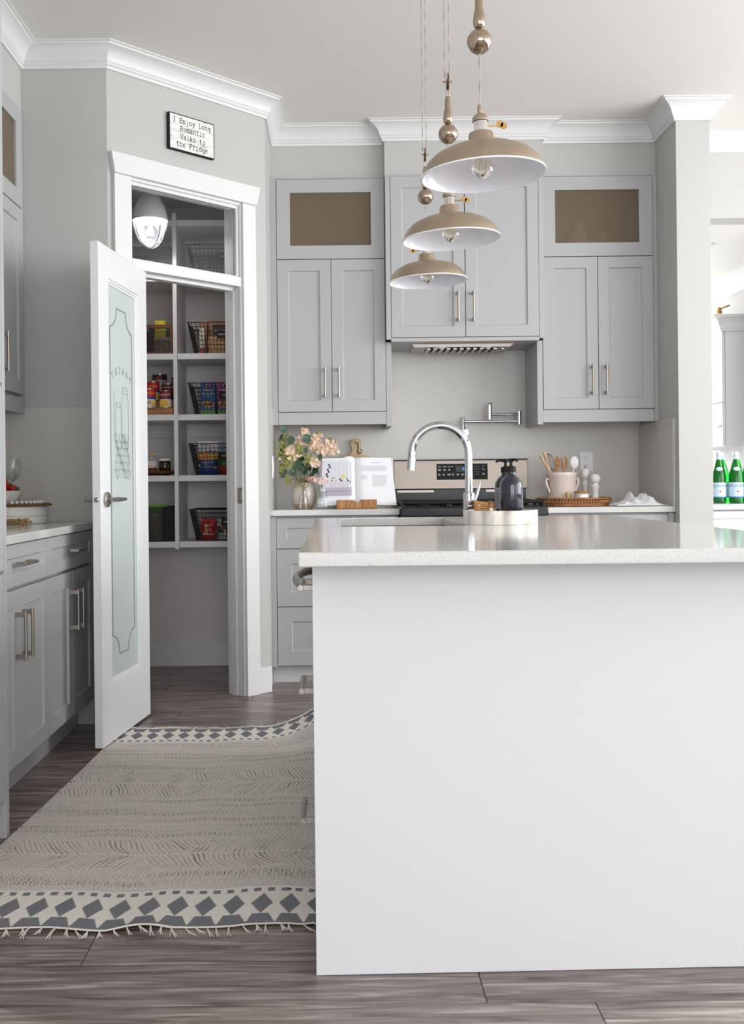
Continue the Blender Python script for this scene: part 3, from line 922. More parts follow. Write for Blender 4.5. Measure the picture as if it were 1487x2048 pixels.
pn.box(-0.147, 0.147, -0.0030, -0.0002, 0.052, 0.145)
pno = pn.build('control_panel', 'black_matte', rg, bevel=0.001)
fr_ = MB(); fr_.M = PM
for a in ((-0.149, 0.149, 0.050, 0.052), (-0.149, 0.149, 0.145, 0.147), (-0.149, -0.147, 0.052, 0.145), (0.147, 0.149, 0.052, 0.145)):
    fr_.box(a[0], a[1], -0.0034, -0.0002, a[2], a[3])
fr_.build('panel_frame', 'steel', pno)
mat('lcd', (20, 28, 44), 0.3)
mat('lcd_digit', (70, 150, 255), 0.5, emit=(70, 150, 255), estr=1.5)
mat('print_white', (214, 214, 216), 0.6)
ds = MB(); ds.M = PM
ds.box(-0.036, 0.055, -0.0034, -0.0031, 0.098, 0.132)
ds.build('display', 'lcd', pno)
text('3:12', 0.021, 'lcd_digit', pno, PM @ at(0.018, -0.0038, 0.114))
pr = MB(); pr.M = PM
r3 = random.Random(11)
def dash(x, z, w):
    pr.box(x, x + w, -0.0034, -0.0031, z, z + 0.0028)
for x, w in ((-0.138, 0.018), (-0.110, 0.020), (-0.082, 0.012), (-0.062, 0.011)):
    dash(x, 0.126, w)
for x, w in ((-0.138, 0.019), (-0.108, 0.014), (-0.080, 0.012)):
    dash(x, 0.111, w); dash(x + 0.002, 0.105, w * 0.75)
for i, w in enumerate((0.014, 0.014, 0.026, 0.015, 0.018, 0.020, 0.016)):
    dash(-0.138 + i * 0.0265 * 1.0, 0.083, w * 0.85); dash(-0.136 + i * 0.0265, 0.077, w * 0.6)
for zz in (0.126, 0.111, 0.096, 0.081):
    for x in (0.072, 0.082, 0.092):
        dash(x, zz, 0.003)
dash(0.113, 0.110, 0.018); dash(0.115, 0.086, 0.016); dash(0.118, 0.080, 0.010); dash(0.118, 0.128, 0.008)
tag(pr.build('panel_print', 'print_white', pno), None, None, None, 'stuff')

# pot filler on the splashback
WS = WALL_Y - 0.012
pf = thing('pot_filler', 'chrome folding pot filler tap on the wall above the range', 'tap', (0.74, WS, 1.33))
MB().lathe([(0.0, -0.0005), (0.030, -0.0005), (0.030, -0.010), (0.012, -0.014), (0.012, -0.075), (0.0, -0.075)], (0.012, 0, 0.01), 20, 'y', cap=False).build('wall_flange', 'chrome', pf)
MB().lathe([(0, -0.035), (0.0125, -0.035), (0.0125, 0.088), (0.011, 0.091), (0, 0.091)], (0, -0.078, 0), 16, cap=False).lathe([(0.0, -0.098), (0.017, -0.098), (0.019, -0.078), (0.0, -0.078)], (0.016, 0, 0.0), 16, 'y', cap=False).build('valve_body', 'chrome', pf)
MB().tube([(0.010, -0.078, 0.066), (0.315, -0.085, 0.066)], 0.0075, 12).build('arm', 'chrome', pf)
MB().lathe([(0, 0.048), (0.0135, 0.048), (0.0135, 0.122), (0, 0.124)], (0.323, -0.086, 0), 16, cap=False).build('joint', 'chrome', pf)
MB().tube([(0.315, -0.090, 0.104), (0.16, -0.105, 0.104)], 0.0075, 12).build('arm', 'chrome', pf)
MB().lathe([(0, 0.074), (0.0135, 0.074), (0.0145, 0.160), (0.008, 0.166), (0, 0.166)], (0.150, -0.107, 0), 16, cap=False).tube([(0.148, -0.107, 0.163), (0.166, -0.108, 0.170)], [0.006, 0.004], 8).build('spout_valve', 'chrome', pf)

# outlet and switch plates
ot = thing('wall_outlet', 'white double socket plate on the splashback above the wooden tray', 'outlet', (1.464, WS, 1.162))
MB().box(-0.038, 0.038, -0.006, -0.0005, -0.057, 0.057).build('plate', 'white_plastic', ot, bevel=0.002)
for z in (-0.026, 0.022):
    f = MB().lathe([(0, -0.0085), (0.0155, -0.0085), (0.0165, -0.0062), (0, -0.0062)], (0, 0, z), 16, 'y', cap=False).build('socket_face', 'white_plastic', ot)
    s_ = MB().box(-0.0075, -0.0055, -0.0092, -0.0087, z - 0.002, z + 0.008).box(0.0055, 0.0075, -0.0092, -0.0087, z - 0.002, z + 0.008).box(-0.002, 0.002, -0.0092, -0.0087, z - 0.011, z - 0.007)
    s_.build('socket_slots', 'ink', f)
sw = thing('light_switch', 'white switch plate on the side wall behind the flowers', 'switch', (-0.3265, 5.58, 1.14))
MB().box(0.0005, 0.007, -0.055, 0.055, -0.06, 0.06).build('plate', 'white_plastic', sw, bevel=0.002)
MB().box(0.0072, 0.010, -0.016, 0.016, -0.033, 0.033).build('rocker', 'white_plastic', sw, bevel=0.001)

# ================================================================== ISLAND TAP AND TRAY
fc = thing('kitchen_tap', 'tall chrome gooseneck tap beside the island sink', 'tap', (0.463, 3.60, 0.914))
MB().lathe([(0, 0.0005), (0.0245, 0.0005), (0.0245, 0.006), (0.0205, 0.008), (0.0205, 0.098), (0.0185, 0.100), (0, 0.100)], (0, 0, 0), 24, cap=False).build('base', 'chrome', fc)
p = [(0, 0, 0.101), (0, 0, 0.235)]
ra = 0.097
for i in range(1, 19):
    a = R(i * 10.0)
    p.append((-ra + ra * math.cos(a), 0, 0.235 + ra * math.sin(a)))
p.append((-2 * ra - 0.001, 0, 0.222))
MB().tube(p, 0.0135, 16).build('neck', 'chrome', fc)
MB().tube([(-2 * ra - 0.001, 0, 0.221), (-2 * ra - 0.0045, 0, 0.178)], 0.0150, 16).build('spray_head', 'chrome', fc)
MB().lathe([(0, -0.055), (0.020, -0.055), (0.0235, -0.050), (0.0235, -0.021), (0, -0.021)], (0.010, 0, 0.052), 24, 'y', cap=False).build('control_valve', 'chrome', fc)
MB().tube([(0.013, -0.038, 0.070), (0.024, -0.036, 0.098), (0.036, -0.034, 0.138)], [0.0055, 0.005, 0.0045], 10).build('lever', 'chrome', fc)

TC = (0.538, 3.40)
tr = thing('soap_tray', 'scalloped cream marble tray on the island beside the tap', 'tray', (TC[0], TC[1], 0.9145))
def scallop(r0, dr, lobes, n):
    return [((r0 + dr * abs(math.cos(lobes * math.pi * i / n + 0.4))) * math.cos(2 * math.pi * i / n), (r0 + dr * abs(math.cos(lobes * math.pi * i / n + 0.4))) * math.sin(2 * math.pi * i / n)) for i in range(n)]
o1, i1 = scallop(0.106, 0.014, 10, 120), scallop(0.096, 0.014, 10, 120)
m = MB()
n = 120
A = [m.pt((x, y, 0)) for x, y in o1]; B = [m.pt((x, y, 0.044)) for x, y in o1]
C = [m.pt((x, y, 0.044)) for x, y in i1]; Dd = [m.pt((x, y, 0.036)) for x, y in i1]
m.face(A[::-1])
for P_, Q in ((A, B), (B, C), (C, Dd)):
    for j in range(n):
        m.face((P_[j], P_[(j + 1) % n], Q[(j + 1) % n], Q[j]))
m.face(Dd)
m.build('tray_body', 'marble', tr, smooth=35)

mat('amber_black', (34, 34, 46), 0.12, coat=0.5)
mat('label_grey', (150, 148, 160), 0.6)
mat('label_dark', (66, 66, 82), 0.5)
def pump(loc, lab, rz, labm):
    b = thing('pump_bottle', lab, 'bottle', loc, rz, 'dark pump bottles on the marble tray')
    MB().lathe([(0, 0), (0.034, 0), (0.0363, 0.003), (0.0363, 0.088), (0.034, 0.098), (0.026, 0.110), (0.016, 0.118), (0.0135, 0.122), (0.0135, 0.128), (0, 0.128)], (0, 0, 0.0005), 28, cap=False).build('bottle_body', 'amber_black', b)
    MB().lathe([(0, 0.1285), (0.0158, 0.1285), (0.0158, 0.146), (0.007, 0.149), (0.0045, 0.151), (0.0045, 0.161), (0.009, 0.163), (0.009, 0.172), (0, 0.173)], (0, 0, 0), 18, cap=False).tube([(0, 0, 0.168), (-0.022, -0.004, 0.169), (-0.031, -0.005, 0.164)], [0.005, 0.0042, 0.0035], 8).build('pump', 'black_matte', b)
    lb = MB()
    for i in range(8):
        a0, a1 = R(-62 + i * 9), R(-62 + (i + 1) * 9)
        rr = 0.0367
        lb.quad((rr * math.sin(a0), -rr * math.cos(a0), 0.012), (rr * math.sin(a1), -rr * math.cos(a1), 0.012), (rr * math.sin(a1), -rr * math.cos(a1), 0.080), (rr * math.sin(a0), -rr * math.cos(a0), 0.080))
    l = lb.build('label', labm, b)
    ln = MB()
    for k in range(8):
        a = R(-55 + (k % 2) * 3)
        for i in range(4):
            a0, a1 = a + R(i * 8), a + R(i * 8 + (8 if i < 3 else 4 + k))
            rr = 0.0371
            z = 0.020 + k * 0.0072
            ln.quad((rr * math.sin(a0), -rr * math.cos(a0), z), (rr * math.sin(a1), -rr * math.cos(a1), z), (rr * math.sin(a1), -rr * math.cos(a1), z + 0.0018), (rr * math.sin(a0), -rr * math.cos(a0), z + 0.0018))
    tag(ln.build('label_print', 'grey_ink' if labm == 'label_dark' else 'ink', l), None, None, None, 'stuff')
    return b
pump((0.566, 3.352, 0.951), 'dark pump bottle in front on the marble tray', R(110), 'label_dark')
pump((0.562, 3.432, 0.951), 'dark pump bottle with a pale label standing behind its twin', R(-25), 'label_grey')
# dish brush
br = thing('dish_brush', 'small wooden dish brush with tan bristles on the marble tray', 'brush', (0.484, 3.358, 0.951), R(0))
MB().prism([(0.004, 0.0005), (0.024, 0.0005), (0.029, 0.036), (0.010, 0.040)], -0.014, 0.014, 'y').build('block', 'warm_wood', br, bevel=0.003)
mat('bristle', (190, 146, 92), 0.9)
bm_ = MB()
r4 = random.Random(2)
for i in range(90):
    y = r4.uniform(-0.013, 0.013); z = r4.uniform(0.004, 0.034)
    e = Vector((-0.034 + r4.uniform(-0.004, 0.004), y * 1.5, max(0.002, z * 1.2 - 0.002)))
    bm_.tube([(0.008, y, z), e], [0.0009, 0.0007], 3)
tag(bm_.build('bristles', 'bristle', br), None, None, None, 'stuff')
MB().lathe([(0, -0.0165), (0.005, -0.0165), (0.005, -0.0145), (0, -0.0145)], (0.016, 0, 0.011), 10, 'y', cap=False).build('rivet', 'steel', br)

# ================================================================== PENDANTS
pend_x = 0.345
TILT = Matrix.Translation((0, 0, 0.16)) @ Matrix.Rotation(R(-2.3), 4, 'Y') @ Matrix.Translation((0, 0, -0.16))
mat('bulb_glass', (250, 244, 226), 0.03, trans=1.0, ior=1.3)
mat('filament', (220, 180, 110), 0.4)
mat('socket_glass', (226, 220, 214), 0.15, trans=0.5, ior=1.4)
mat('key_brass', (176, 138, 84), 0.35, 1.0)
def pendant(y, z, lab):
    r = thing('pendant_lamp', lab, 'lamp', (pend_x, y, z), 0, 'row of pendant lamps over the island')
    S = [(.1425, 0), (.139, .011), (.128, .030), (.110, .046), (.085, .058), (.055, .066), (.033, .0695)]
    o = MB(); o.M = TILT
    o.lathe([(a, b) for a, b in S] + [(.031, .0715)], (0, 0, 0), 56, cap=False)
    o.build('shade', 'pendant_metal', r, smooth=60)
    i = MB(); i.M = TILT
    i.lathe([(.1445, 0.0005), (.1445, -0.003), (.1405, -0.003), (.1375, .009), (.1265, .0285), (.1085, .0445), (.084, .0565), (.054, .0645), (.0, .066)], (0, 0, 0), 56, cap=False)
    i.build('shade_lining', 'lamp_white', r, smooth=60)
    c = MB(); c.M = TILT
    c.lathe([(.0325, .070), (.031, .072), (.0285, .094), (.027, .097), (0, .098)], (0, 0, 0), 28, cap=False)
    c.build('collar', 'pendant_metal', r)
    s = MB(); s.M = TILT
    s.lathe([(0, .098), (.0150, .098)] + [(.0150 + (0.001 if k % 2 else 0), .099 + k * 0.0033) for k in range(8)] + [(0, .124)], (0, 0, 0), 20, cap=False)
    s.build('socket', 'socket_glass', r)
    c = MB(); c.M = TILT
    c.lathe([(0, .1235), (.0185, .1235), (.0185, .131), (.013, .139), (.006, .142), (.0055, .158), (.003, .163), (0, .163)], (0, 0, 0), 20, cap=False)
    c.build('socket_cap', 'pendant_metal', r)
    kx = 1 if y < 3.5 else -1
    c = MB(); c.M = TILT
    c.tube([(kx * .016, 0, .112), (kx * .040, -.003, .112)], 0.0016, 6)
    c.lathe([(0, -0.0012), (.008, -0.0012), (.008, .0012), (0, .0012)], (kx * .044, -.003, .1145), 10, 'y', cap=False).lathe([(0, -0.0012), (.008, -0.0012), (.008, .0012), (0, .0012)], (kx * .053, -.003, .1105), 10, 'y', cap=False)
    c.build('switch_key', 'key_brass', r)
    b = MB(); b.M = TILT
    b.lathe([(.010, .066), (.012, .050), (.020, .040), (.0265, .026), (.0265, .014), (.020, .002), (.010, -.006), (.003, -.009), (0, -.0095)], (0, 0, 0), 24, cap=False)
    bo = b.build('bulb', 'bulb_glass', r)
    f = MB(); f.M = TILT
    f.tube([(0.012 * math.cos(t * 1.05), 0.012 * math.sin(t * 1.05), 0.040 - 0.030 * (t % 2)) for t in range(13)], 0.0007, 4)
    f.build('filament', 'filament', bo)
    # cord, counterweight, pulley, twin cords up to the ceiling
    def twist(x0, z0, z1, ph=0.0):
        m_ = MB()
        k_ = max(4, int((z1 - z0) / 0.02))
        for s_ in (0, math.pi):
            m_.tube([(x0 + 0.0012 * math.cos(j * 1.1 + s_ + ph), 0.0012 * math.sin(j * 1.1 + s_ + ph), z0 + (z1 - z0) * j / k_) for j in range(k_ + 1)], 0.0013, 5)
        return m_
    twist(0.001, .160, .280).build('cord', 'cord_clear', r)
    MB().lathe([(0, -.029), (.010, -.0275), (.0205, -.0205), (.0278, -.008), (.029, 0), (.0278, .009), (.0205, .0205), (.010, .0275), (0, .0285)], (0.001, 0, .308), 28, cap=False).build('counterweight', 'nickel', r, smooth=60)
    MB().lathe([(0, .337), (.008, .337), (.0125, .342), (.0145, .354), (.0125, .370), (.009, .386), (.0095, .402), (.0075, .410), (.006, .418), (0, .419)], (0.001, 0, 0), 22, cap=False).build('turned_handle', 'nickel', r, smooth=60)
    MB().box(-.004, -.002, -.008, .008, .416, .468).box(.0035, .0055, -.008, .008, .416, .468).tube([(-.013, 0, .462), (.015, 0, .462)], .003, 8).build('pulley_fork', 'nickel', r, bevel=0.001)
    MB().lathe([(0, -.0015), (.026, -.0015), (.023, 0.0008), (.026, .003), (0, .003)], (0, 0, .462), 20, 'x', cap=False).build('pulley_wheel', 'nickel', r)
    for s_, x_ in ((-1, -.007), (1, .007)):
        twist(x_, .475, 3.0 - z - .0205, s_).build('cord', 'cord_clear', r)
    MB().lathe([(0, -.02), (.05, -.02), (.06, -.004), (.06, -.0005), (0, -.0005)], (0, 0, 3.0 - z), 24, cap=False).build('canopy', 'pendant_metal', r)
    return r
pendant(2.42, 1.757, 'largest and nearest pale brass pendant lamp with a white inside')
pendant(3.08, 1.763, 'middle pale brass pendant lamp of the three over the island')
pendant(3.84, 1.787, 'lowest-looking and farthest pale brass pendant lamp near the range')

# ================================================================== SIGN ABOVE THE PANTRY
GL = {
 'I': [[(3,0),(3,7)],[(1.4,0),(4.6,0)],[(1.4,7),(4.6,7)]],
 'E': [[(1.2,0),(1.2,7)],[(.3,7),(5.4,7),(5.4,5.4)],[(.3,0),(5.4,0),(5.4,1.8)],[(1.2,3.6),(3.8,3.6)],[(3.8,2.8),(3.8,4.4)]],
 'n': [[(1,0),(1,5)],[(.2,5),(1,5)],[(1,3.8),(2,4.8),(3.4,5),(4.6,4.4),(4.8,3.4),(4.8,0)],[(.2,0),(2,0)],[(3.9,0),(5.8,0)]],
 'j': [[(1.8,5),(3.8,5),(3.8,-1),(3,-2),(1.4,-2)],[(3.8,6.7),(3.8,7)]],
 'o': [[(3,0),(1.4,.6),(.8,2.5),(1.4,4.4),(3,5),(4.6,4.4),(5.2,2.5),(4.6,.6),(3,0)]],
 'y': [[(1,5),(3,0)],[(5,5),(3,0),(2,-2),(.4,-2)],[(0,5),(2,5)],[(4,5),(6,5)]],
 'L': [[(1.6,0),(1.6,7)],[(.5,7),(2.8,7)],[(.5,0),(5.4,0),(5.4,2)]],
 'g': [[(3,.3),(1.4,.8),(.8,2.6),(1.4,4.4),(2.8,5),(4.4,4.4),(4.8,2.6),(4.4,.9),(3,.3)],[(5.7,5),(4.8,5),(4.8,-1),(3.8,-2),(1.4,-2)]],
 'R': [[(1.2,0),(1.2,7)],[(.3,7),(3.6,7),(4.8,6.3),(4.9,5),(4,3.8),(1.2,3.6)],[(3.2,3.6),(4.8,0),(5.8,0)],[(.3,0),(2.3,0)]],
 'm': [[(.6,0),(.6,5)],[(0,5),(.6,5)],[(.6,4),(1.5,5),(2.4,5),(3,4),(3,0)],[(3,4),(3.9,5),(4.8,5),(5.4,4),(5.4,0)],[(0,0),(1.3,0)],[(2.5,0),(3.7,0)],[(4.8,0),(6.2,0)]],
 'a': [[(1,4.4),(2,5),(3.6,5),(4.5,4.2),(4.5,.6),(5,0),(5.7,0)],[(4.5,2.8),(2.2,2.8),(1,2.2),(.8,1),(1.6,0),(3.2,0),(4.5,1)]],
 't': [[(2,6.6),(2,1),(2.8,0),(4,0),(5,.8)],[(.5,5),(4.6,5)]],
 'i': [[(1.4,5),(3,5),(3,0)],[(1,0),(5,0)],[(3,6.7),(3,7)]],
 'c': [[(4.9,3.6),(4.7,4.3),(3.6,5),(2,4.8),(.9,3.8),(.8,1.6),(1.8,.1),(3.6,0),(5,.9)]],
 'W': [[(.6,7),(1.6,0),(3,5),(4.4,0),(5.4,7)],[(-.2,7),(1.6,7)],[(4.4,7),(6.2,7)]],
 'l': [[(1.4,7),(3,7),(3,0)],[(1,0),(5,0)]],
 'k': [[(1.2,0),(1.2,7),(.3,7)],[(1.2,2),(4.4,5)],[(2.4,3),(4.6,0)],[(3.4,5),(5.4,5)],[(3.8,0),(5.8,0)],[(.3,0),(2.2,0)]],
 's': [[(4.7,4),(3.6,5),(2,5),(1,4.2),(1.4,3),(4.2,2.2),(5,1.2),(4.2,.1),(2.4,0),(1,.9)]],
 'h': [[(.2,7),(1,7),(1,0)],[(1,3.8),(2,4.8),(3.4,5),(4.6,4.4),(4.8,3.4),(4.8,0)],[(.2,0),(2,0)],[(3.9,0),(5.8,0)]],
 'e': [[(1,2.7),(5,2.7),(4.8,4),(3.8,5),(2.2,5),(1,4),(.8,2),(1.8,.2),(3.6,0),(5,.8)]],
 'F': [[(1.2,0),(1.2,7)],[(.3,7),(5.4,7),(5.4,5.2)],[(.3,0),(2.6,0)],[(1.2,3.6),(3.8,3.6)],[(3.8,2.8),(3.8,4.4)]],
 'r': [[(.5,5),(1.6,5),(1.6,0)],[(1.6,3.6),(3,5),(4.4,5),(5.2,4.3)],[(.5,0),(3.6,0)]],
 'd': [[(3,0),(1.4,.6),(.8,2.5),(1.4,4.4),(3,5),(4.4,4.3),(4.8,2.5),(4.4,.7),(3,0)],[(3.7,7),(4.8,7),(4.8,0),(5.7,0)]],
}
sg = thing('wall_sign', 'small white wooden sign with black typewriter lettering above the pantry door', 'sign', tuple(DIAG @ Vector((0.457, -0.001, 2.702))), DA)
MB().box(-0.133, 0.133, -0.020, -0.0005, -0.085, 0.085).build('sign_block', 'black_matte', sg, bevel=0.001)
ramp_mat('sign_paint', [(0.3, (170, 168, 164)), (0.42, (226, 224, 220)), (0.7, (236, 235, 232))], 9, (1, 1, 6), 0.7, 0.1)
fb_ = MB().box(-0.128, 0.128, -0.0208, -0.0202, -0.080, 0.080).build('sign_face', 'sign_paint', sg)
for z in (-0.030, 0.0, 0.032):
    MB().box(-0.128, 0.128, -0.0210, -0.0209, z, z + 0.0006).build('board_line', 'grey_ink', fb_)
ux, uz = 0.0187 / 6.7, 0.0033
for li, line in enumerate(('I Enjoy Long', 'Romantic', 'Walks to', 'the Fridge')):
    m = MB()
    m.M = Matrix.Translation((0, -0.0209, 0)) @ Matrix.Diagonal((1, 0.25, 1, 1))
    x0 = -len(line) * 0.0187 / 2 + (0.004 if li in (1, 2) else 0)
    z0 = 0.044 - li * 0.0365
    for ci, ch in enumerate(line):
        for st in GL.get(ch, []):
            m.tube([(x0 + ci * 0.0187 + (a + 0.3) * ux, 0, z0 + b * uz) for a, b in st], 0.00165, 6)
    m.build('lettering', 'ink', fb_)

# ================================================================== PANTRY SHELVES
SH = [0.741, 1.103, 1.436, 1.769, 2.196, 2.497]
un = thing('pantry_shelves', 'white built-in pantry shelving with a central upright', 'shelving', (-1.07, 5.90, 0.70))
def U(mb): mb.M = Matrix.Translation((1.07, -5.90, -0.70)); return mb
DVX = -0.857
U(MB()).box(DVX - 0.011, DVX + 0.011, 5.728, 6.080, 0.700, 2.535).build('upright', 'shelf_white', un, bevel=0.001)
for z in SH:
    U(MB()).box(-1.688, DVX - 0.0115, 5.735, 6.080, z - 0.032, z).build('shelf', 'shelf_white', un, bevel=0.001)
    U(MB()).box(DVX + 0.0115, -0.452, 5.735, 6.080, z - 0.032, z).build('shelf', 'shelf_white', un, bevel=0.001)

# wire baskets
def basket_mb(w, d, h, taper=0.035, pitch=0.0235):
    m = MB()
    def ring(z):
        t = (h - z) / h * taper
        return (-w / 2 + t, w / 2 - t, -d / 2 + t * .6, d / 2 - t * .6)
    nz = max(3, round(h / pitch))
    for k in range(nz + 1):
        z = 0.002 + (h - 0.002) * k / nz
        x0, x1, y0, y1 = ring(z)
        m.tube([(x0, y0, z), (x1, y0, z), (x1, y1, z), (x0, y1, z)], 0.0023 if k < nz else 0.0036, 4, closed=True)
    nx = round(w / pitch)
    X0, X1, Y0, Y1 = ring(0.002); x0, x1, y0, y1 = ring(h)
    for k in range(1, nx):
        f = k / nx
        for ya, yb in ((Y0, y0), (Y1, y1)):
            m.tube([(X0 + (X1 - X0) * f, ya, 0.002), (x0 + (x1 - x0) * f, yb, h)], 0.0021, 4)
        m.tube([(X0 + (X1 - X0) * f, Y0, 0.002), (X0 + (X1 - X0) * f, Y1, 0.002)], 0.0021, 4)
    ny = round(d / pitch)
    for k in range(1, ny):
        f = k / ny
        for xa, xb in ((X0, x0), (X1, x1)):
            m.tube([(xa, Y0 + (Y1 - Y0) * f, 0.002), (xb, y0 + (y1 - y0) * f, h)], 0.0021, 4)
    return m
wire_me = None
mat('plate_print', (230, 230, 230), 0.6)
def wire_basket(z, lab, word, px=0.115, mt='black_wire', small=False):
    global wire_me
    r = thing('wire_basket', lab, 'basket', (-0.632, 5.905, z + 0.001), 0, 'wire baskets on the pantry shelves')
    if wire_me is None:
        o = basket_mb(0.325, 0.29, 0.172).build('wire_grid', mt, r, smooth=None)
        wire_me = o.data
    else:
        o = bpy.data.objects.new('wire_grid', wire_me)
        COL.objects.link(o); o.parent = r
    o['kind'] = 'stuff'
    pl = MB().box(px - 0.163 + 0.05, px - 0.163 + 0.132, -0.1465, -0.1435, 0.083, 0.127).build('name_plate', 'black_matte', r, bevel=0.001)
    if small:
        text('MY', 0.007, 'plate_print', pl, at(px - 0.072, -0.1469, 0.117))
    text(word, 0.0128, 'plate_print', pl, at(px - 0.072, -0.1469, 0.104), space=1.1)
    return r
wire_basket(1.769, 'black wire basket of brown boxes with the breakfast plate', 'BREAKFAST')
wire_basket(1.436, 'black wire basket of blue and pink boxes with the pasta plate', 'PASTA', 0.12)
wire_basket(1.103, 'black wire basket of snack bags on the shelf above the lowest one', 'SNACKS', 0.115, small=True)
wire_basket(0.741, 'black wire basket of snack bags on the lowest pantry shelf', 'SNACKS', 0.125, small=True)
tb_ = wire_basket(2.196, 'wire basket behind the transom window on the top pantry shelf', 'SNACKS', 0.12)

def cmat(rgb, rough=0.5):
    return mat('print_%d_%d_%d' % rgb, rgb, rough)

def carton(name, lab, x, y, z, w, d, h, base, bands=(), texts=(), rz=0.0, cat='box', tilt=0.0, group=None, spots=()):
    """printed carton: x,y = centre; bands are raised print on the front (z0,z1,rgb[,x0,x1])"""
    r = thing(name, lab, cat, (x, y, z + 0.0005), rz, group)
    r.rotation_euler = (tilt, 0, rz)
    cmat(base)
    bo = MB().box(-w / 2, w / 2, -d / 2, d / 2, 0, h).build('carton_body', 'print_%d_%d_%d' % base, r, bevel=0.001)
    for i, b in enumerate(bands):
        cmat(b[2])
        x0, x1 = (b[3], b[4]) if len(b) > 3 else (-w / 2 + 0.0005, w / 2 - 0.0005)
        MB().box(x0, x1, -d / 2 - 0.0004 - 0.0001 * i, -d / 2 - 0.0001, b[0], b[1]).build('print_band', 'print_%d_%d_%d' % b[2], bo)
    for (sx, sz, rr, rgb) in spots:
        cmat(rgb)
        MB().lathe([(0, -d / 2 - 0.0014), (rr, -d / 2 - 0.0014), (rr, -d / 2 - 0.0005), (0, -d / 2 - 0.0005)], (sx, 0, sz), 12, 'y', cap=False).build('print_spot', 'print_%d_%d_%d' % rgb, bo)
    for t in texts:
        body, size, zz, rgb = t[:4]
        cmat(rgb)
        text(body, size, 'print_%d_%d_%d' % rgb, bo, at(t[4] if len(t) > 4 else 0, -d / 2 - 0.0016, zz), bold=size * 0.012, shear=t[5] if len(t) > 5 else 0)
    return r

def bag(name, lab, x, y, z, w, d, h, bands, texts=(), spots=(), tilt=0.0, rz=0.0, cat='bag', group=None):
    """pillow bag: bands (z0,z1,rgb) bottom to top as fractions of h"""
    r = thing(name, lab, cat, (x, y, z + 0.001), rz, group)
    r.rotation_euler = (tilt, 0, rz)
    m = MB()
    mats = []
    nu, nv = 14, 16
    idx = {}
    def th(u, v):
        return d / 2 * (max(0.0, math.sin(math.pi * min(1, v * 1.08 + 0.10))) ** 0.6) * (1 - (2 * u - 1) ** 4 * 0.9)
    for s in (0, 1):
        for j in range(nv + 1):
            for i in range(nu + 1):
                u, v = i / nu, j / nv
                t = th(u, v) * (1 if s else -1)
                if v == 1: t = 0.001 * (1 if s else -1)
                idx[s, i, j] = m.pt(((u - .5) * w + 0.002 * math.sin(v * 9 + i), t + 0.0015 * math.sin(u * 11 + v * 7), v * h))
    for b in bands:
        cmat(b[2], 0.35)
        mats.append('print_%d_%d_%d' % b[2])
    for s in (0, 1):
        for j in range(nv):
            v = (j + .5) / nv
            m.mi = next((k for k, b in enumerate(bands) if b[0] <= v < b[1]), len(bands) - 1)
            for i in range(nu):
                q = (idx[s, i, j], idx[s, i + 1, j], idx[s, i + 1, j + 1], idx[s, i, j + 1])
                m.face(q if s == 0 else q[::-1])
    for j in range(nv):
        for i in (0, nu):
            q = (idx[0, i, j], idx[0, i, j + 1], idx[1, i, j + 1], idx[1, i, j])
            m.face(q if i == 0 else q[::-1])
    bo = m.build('bag_body', mats, r, smooth=60)
    for (sx, v, rr, rgb) in spots:
        cmat(rgb)
        yy = -th(0.5 + sx / w, v) - 0.0035
        MB().lathe([(0, yy), (rr, yy), (rr, yy + 0.006), (0, yy + 0.006)], (sx, 0, v * h), 12, 'y', cap=False).build('print_spot', 'print_%d_%d_%d' % rgb, bo)
    for t in texts:
        body, size, v, rgb = t[:4]
        sx = t[4] if len(t) > 4 else 0
        cmat(rgb)
        text(body, size, 'print_%d_%d_%d' % rgb, bo, at(sx, -th(0.5, v) - 0.0055, v * h), bold=size * 0.012, shear=t[5] if len(t) > 5 else 0)
    return r

# breakfast basket
B0 = 1.769 + 0.005
carton('cereal_box', 'tall plain brown box at the back of the breakfast basket', -0.620, 5.975, B0, 0.165, 0.05, 0.205, (166, 122, 78), bands=((0.150, 0.153, (120, 84, 50)),), cat='box')
carton('cereal_box', 'shorter brown box at the left of the breakfast basket', -0.722, 5.955, B0, 0.036, 0.10, 0.188, (154, 108, 66), cat='box')
carton('tea_box', 'dark brown box with pale lettering in the breakfast basket', -0.625, 5.905, B0, 0.085, 0.05, 0.172, (52, 34, 26), bands=((0.005, 0.06, (196, 146, 92)),), texts=(('CINNAMON', 0.014, 0.137, (220, 200, 170)),), cat='box')
carton('cereal_box', 'thin cream packet at the front of the breakfast basket', -0.722, 5.845, B0, 0.028, 0.05, 0.145, (222, 208, 186), bands=((0.005, 0.035, (176, 70, 40)),), cat='box')
bag('oat_bag', 'tan bag behind the breakfast plate', -0.608, 5.825, B0, 0.16, 0.035, 0.10, ((0, 1, (198, 152, 100)),), cat='bag')
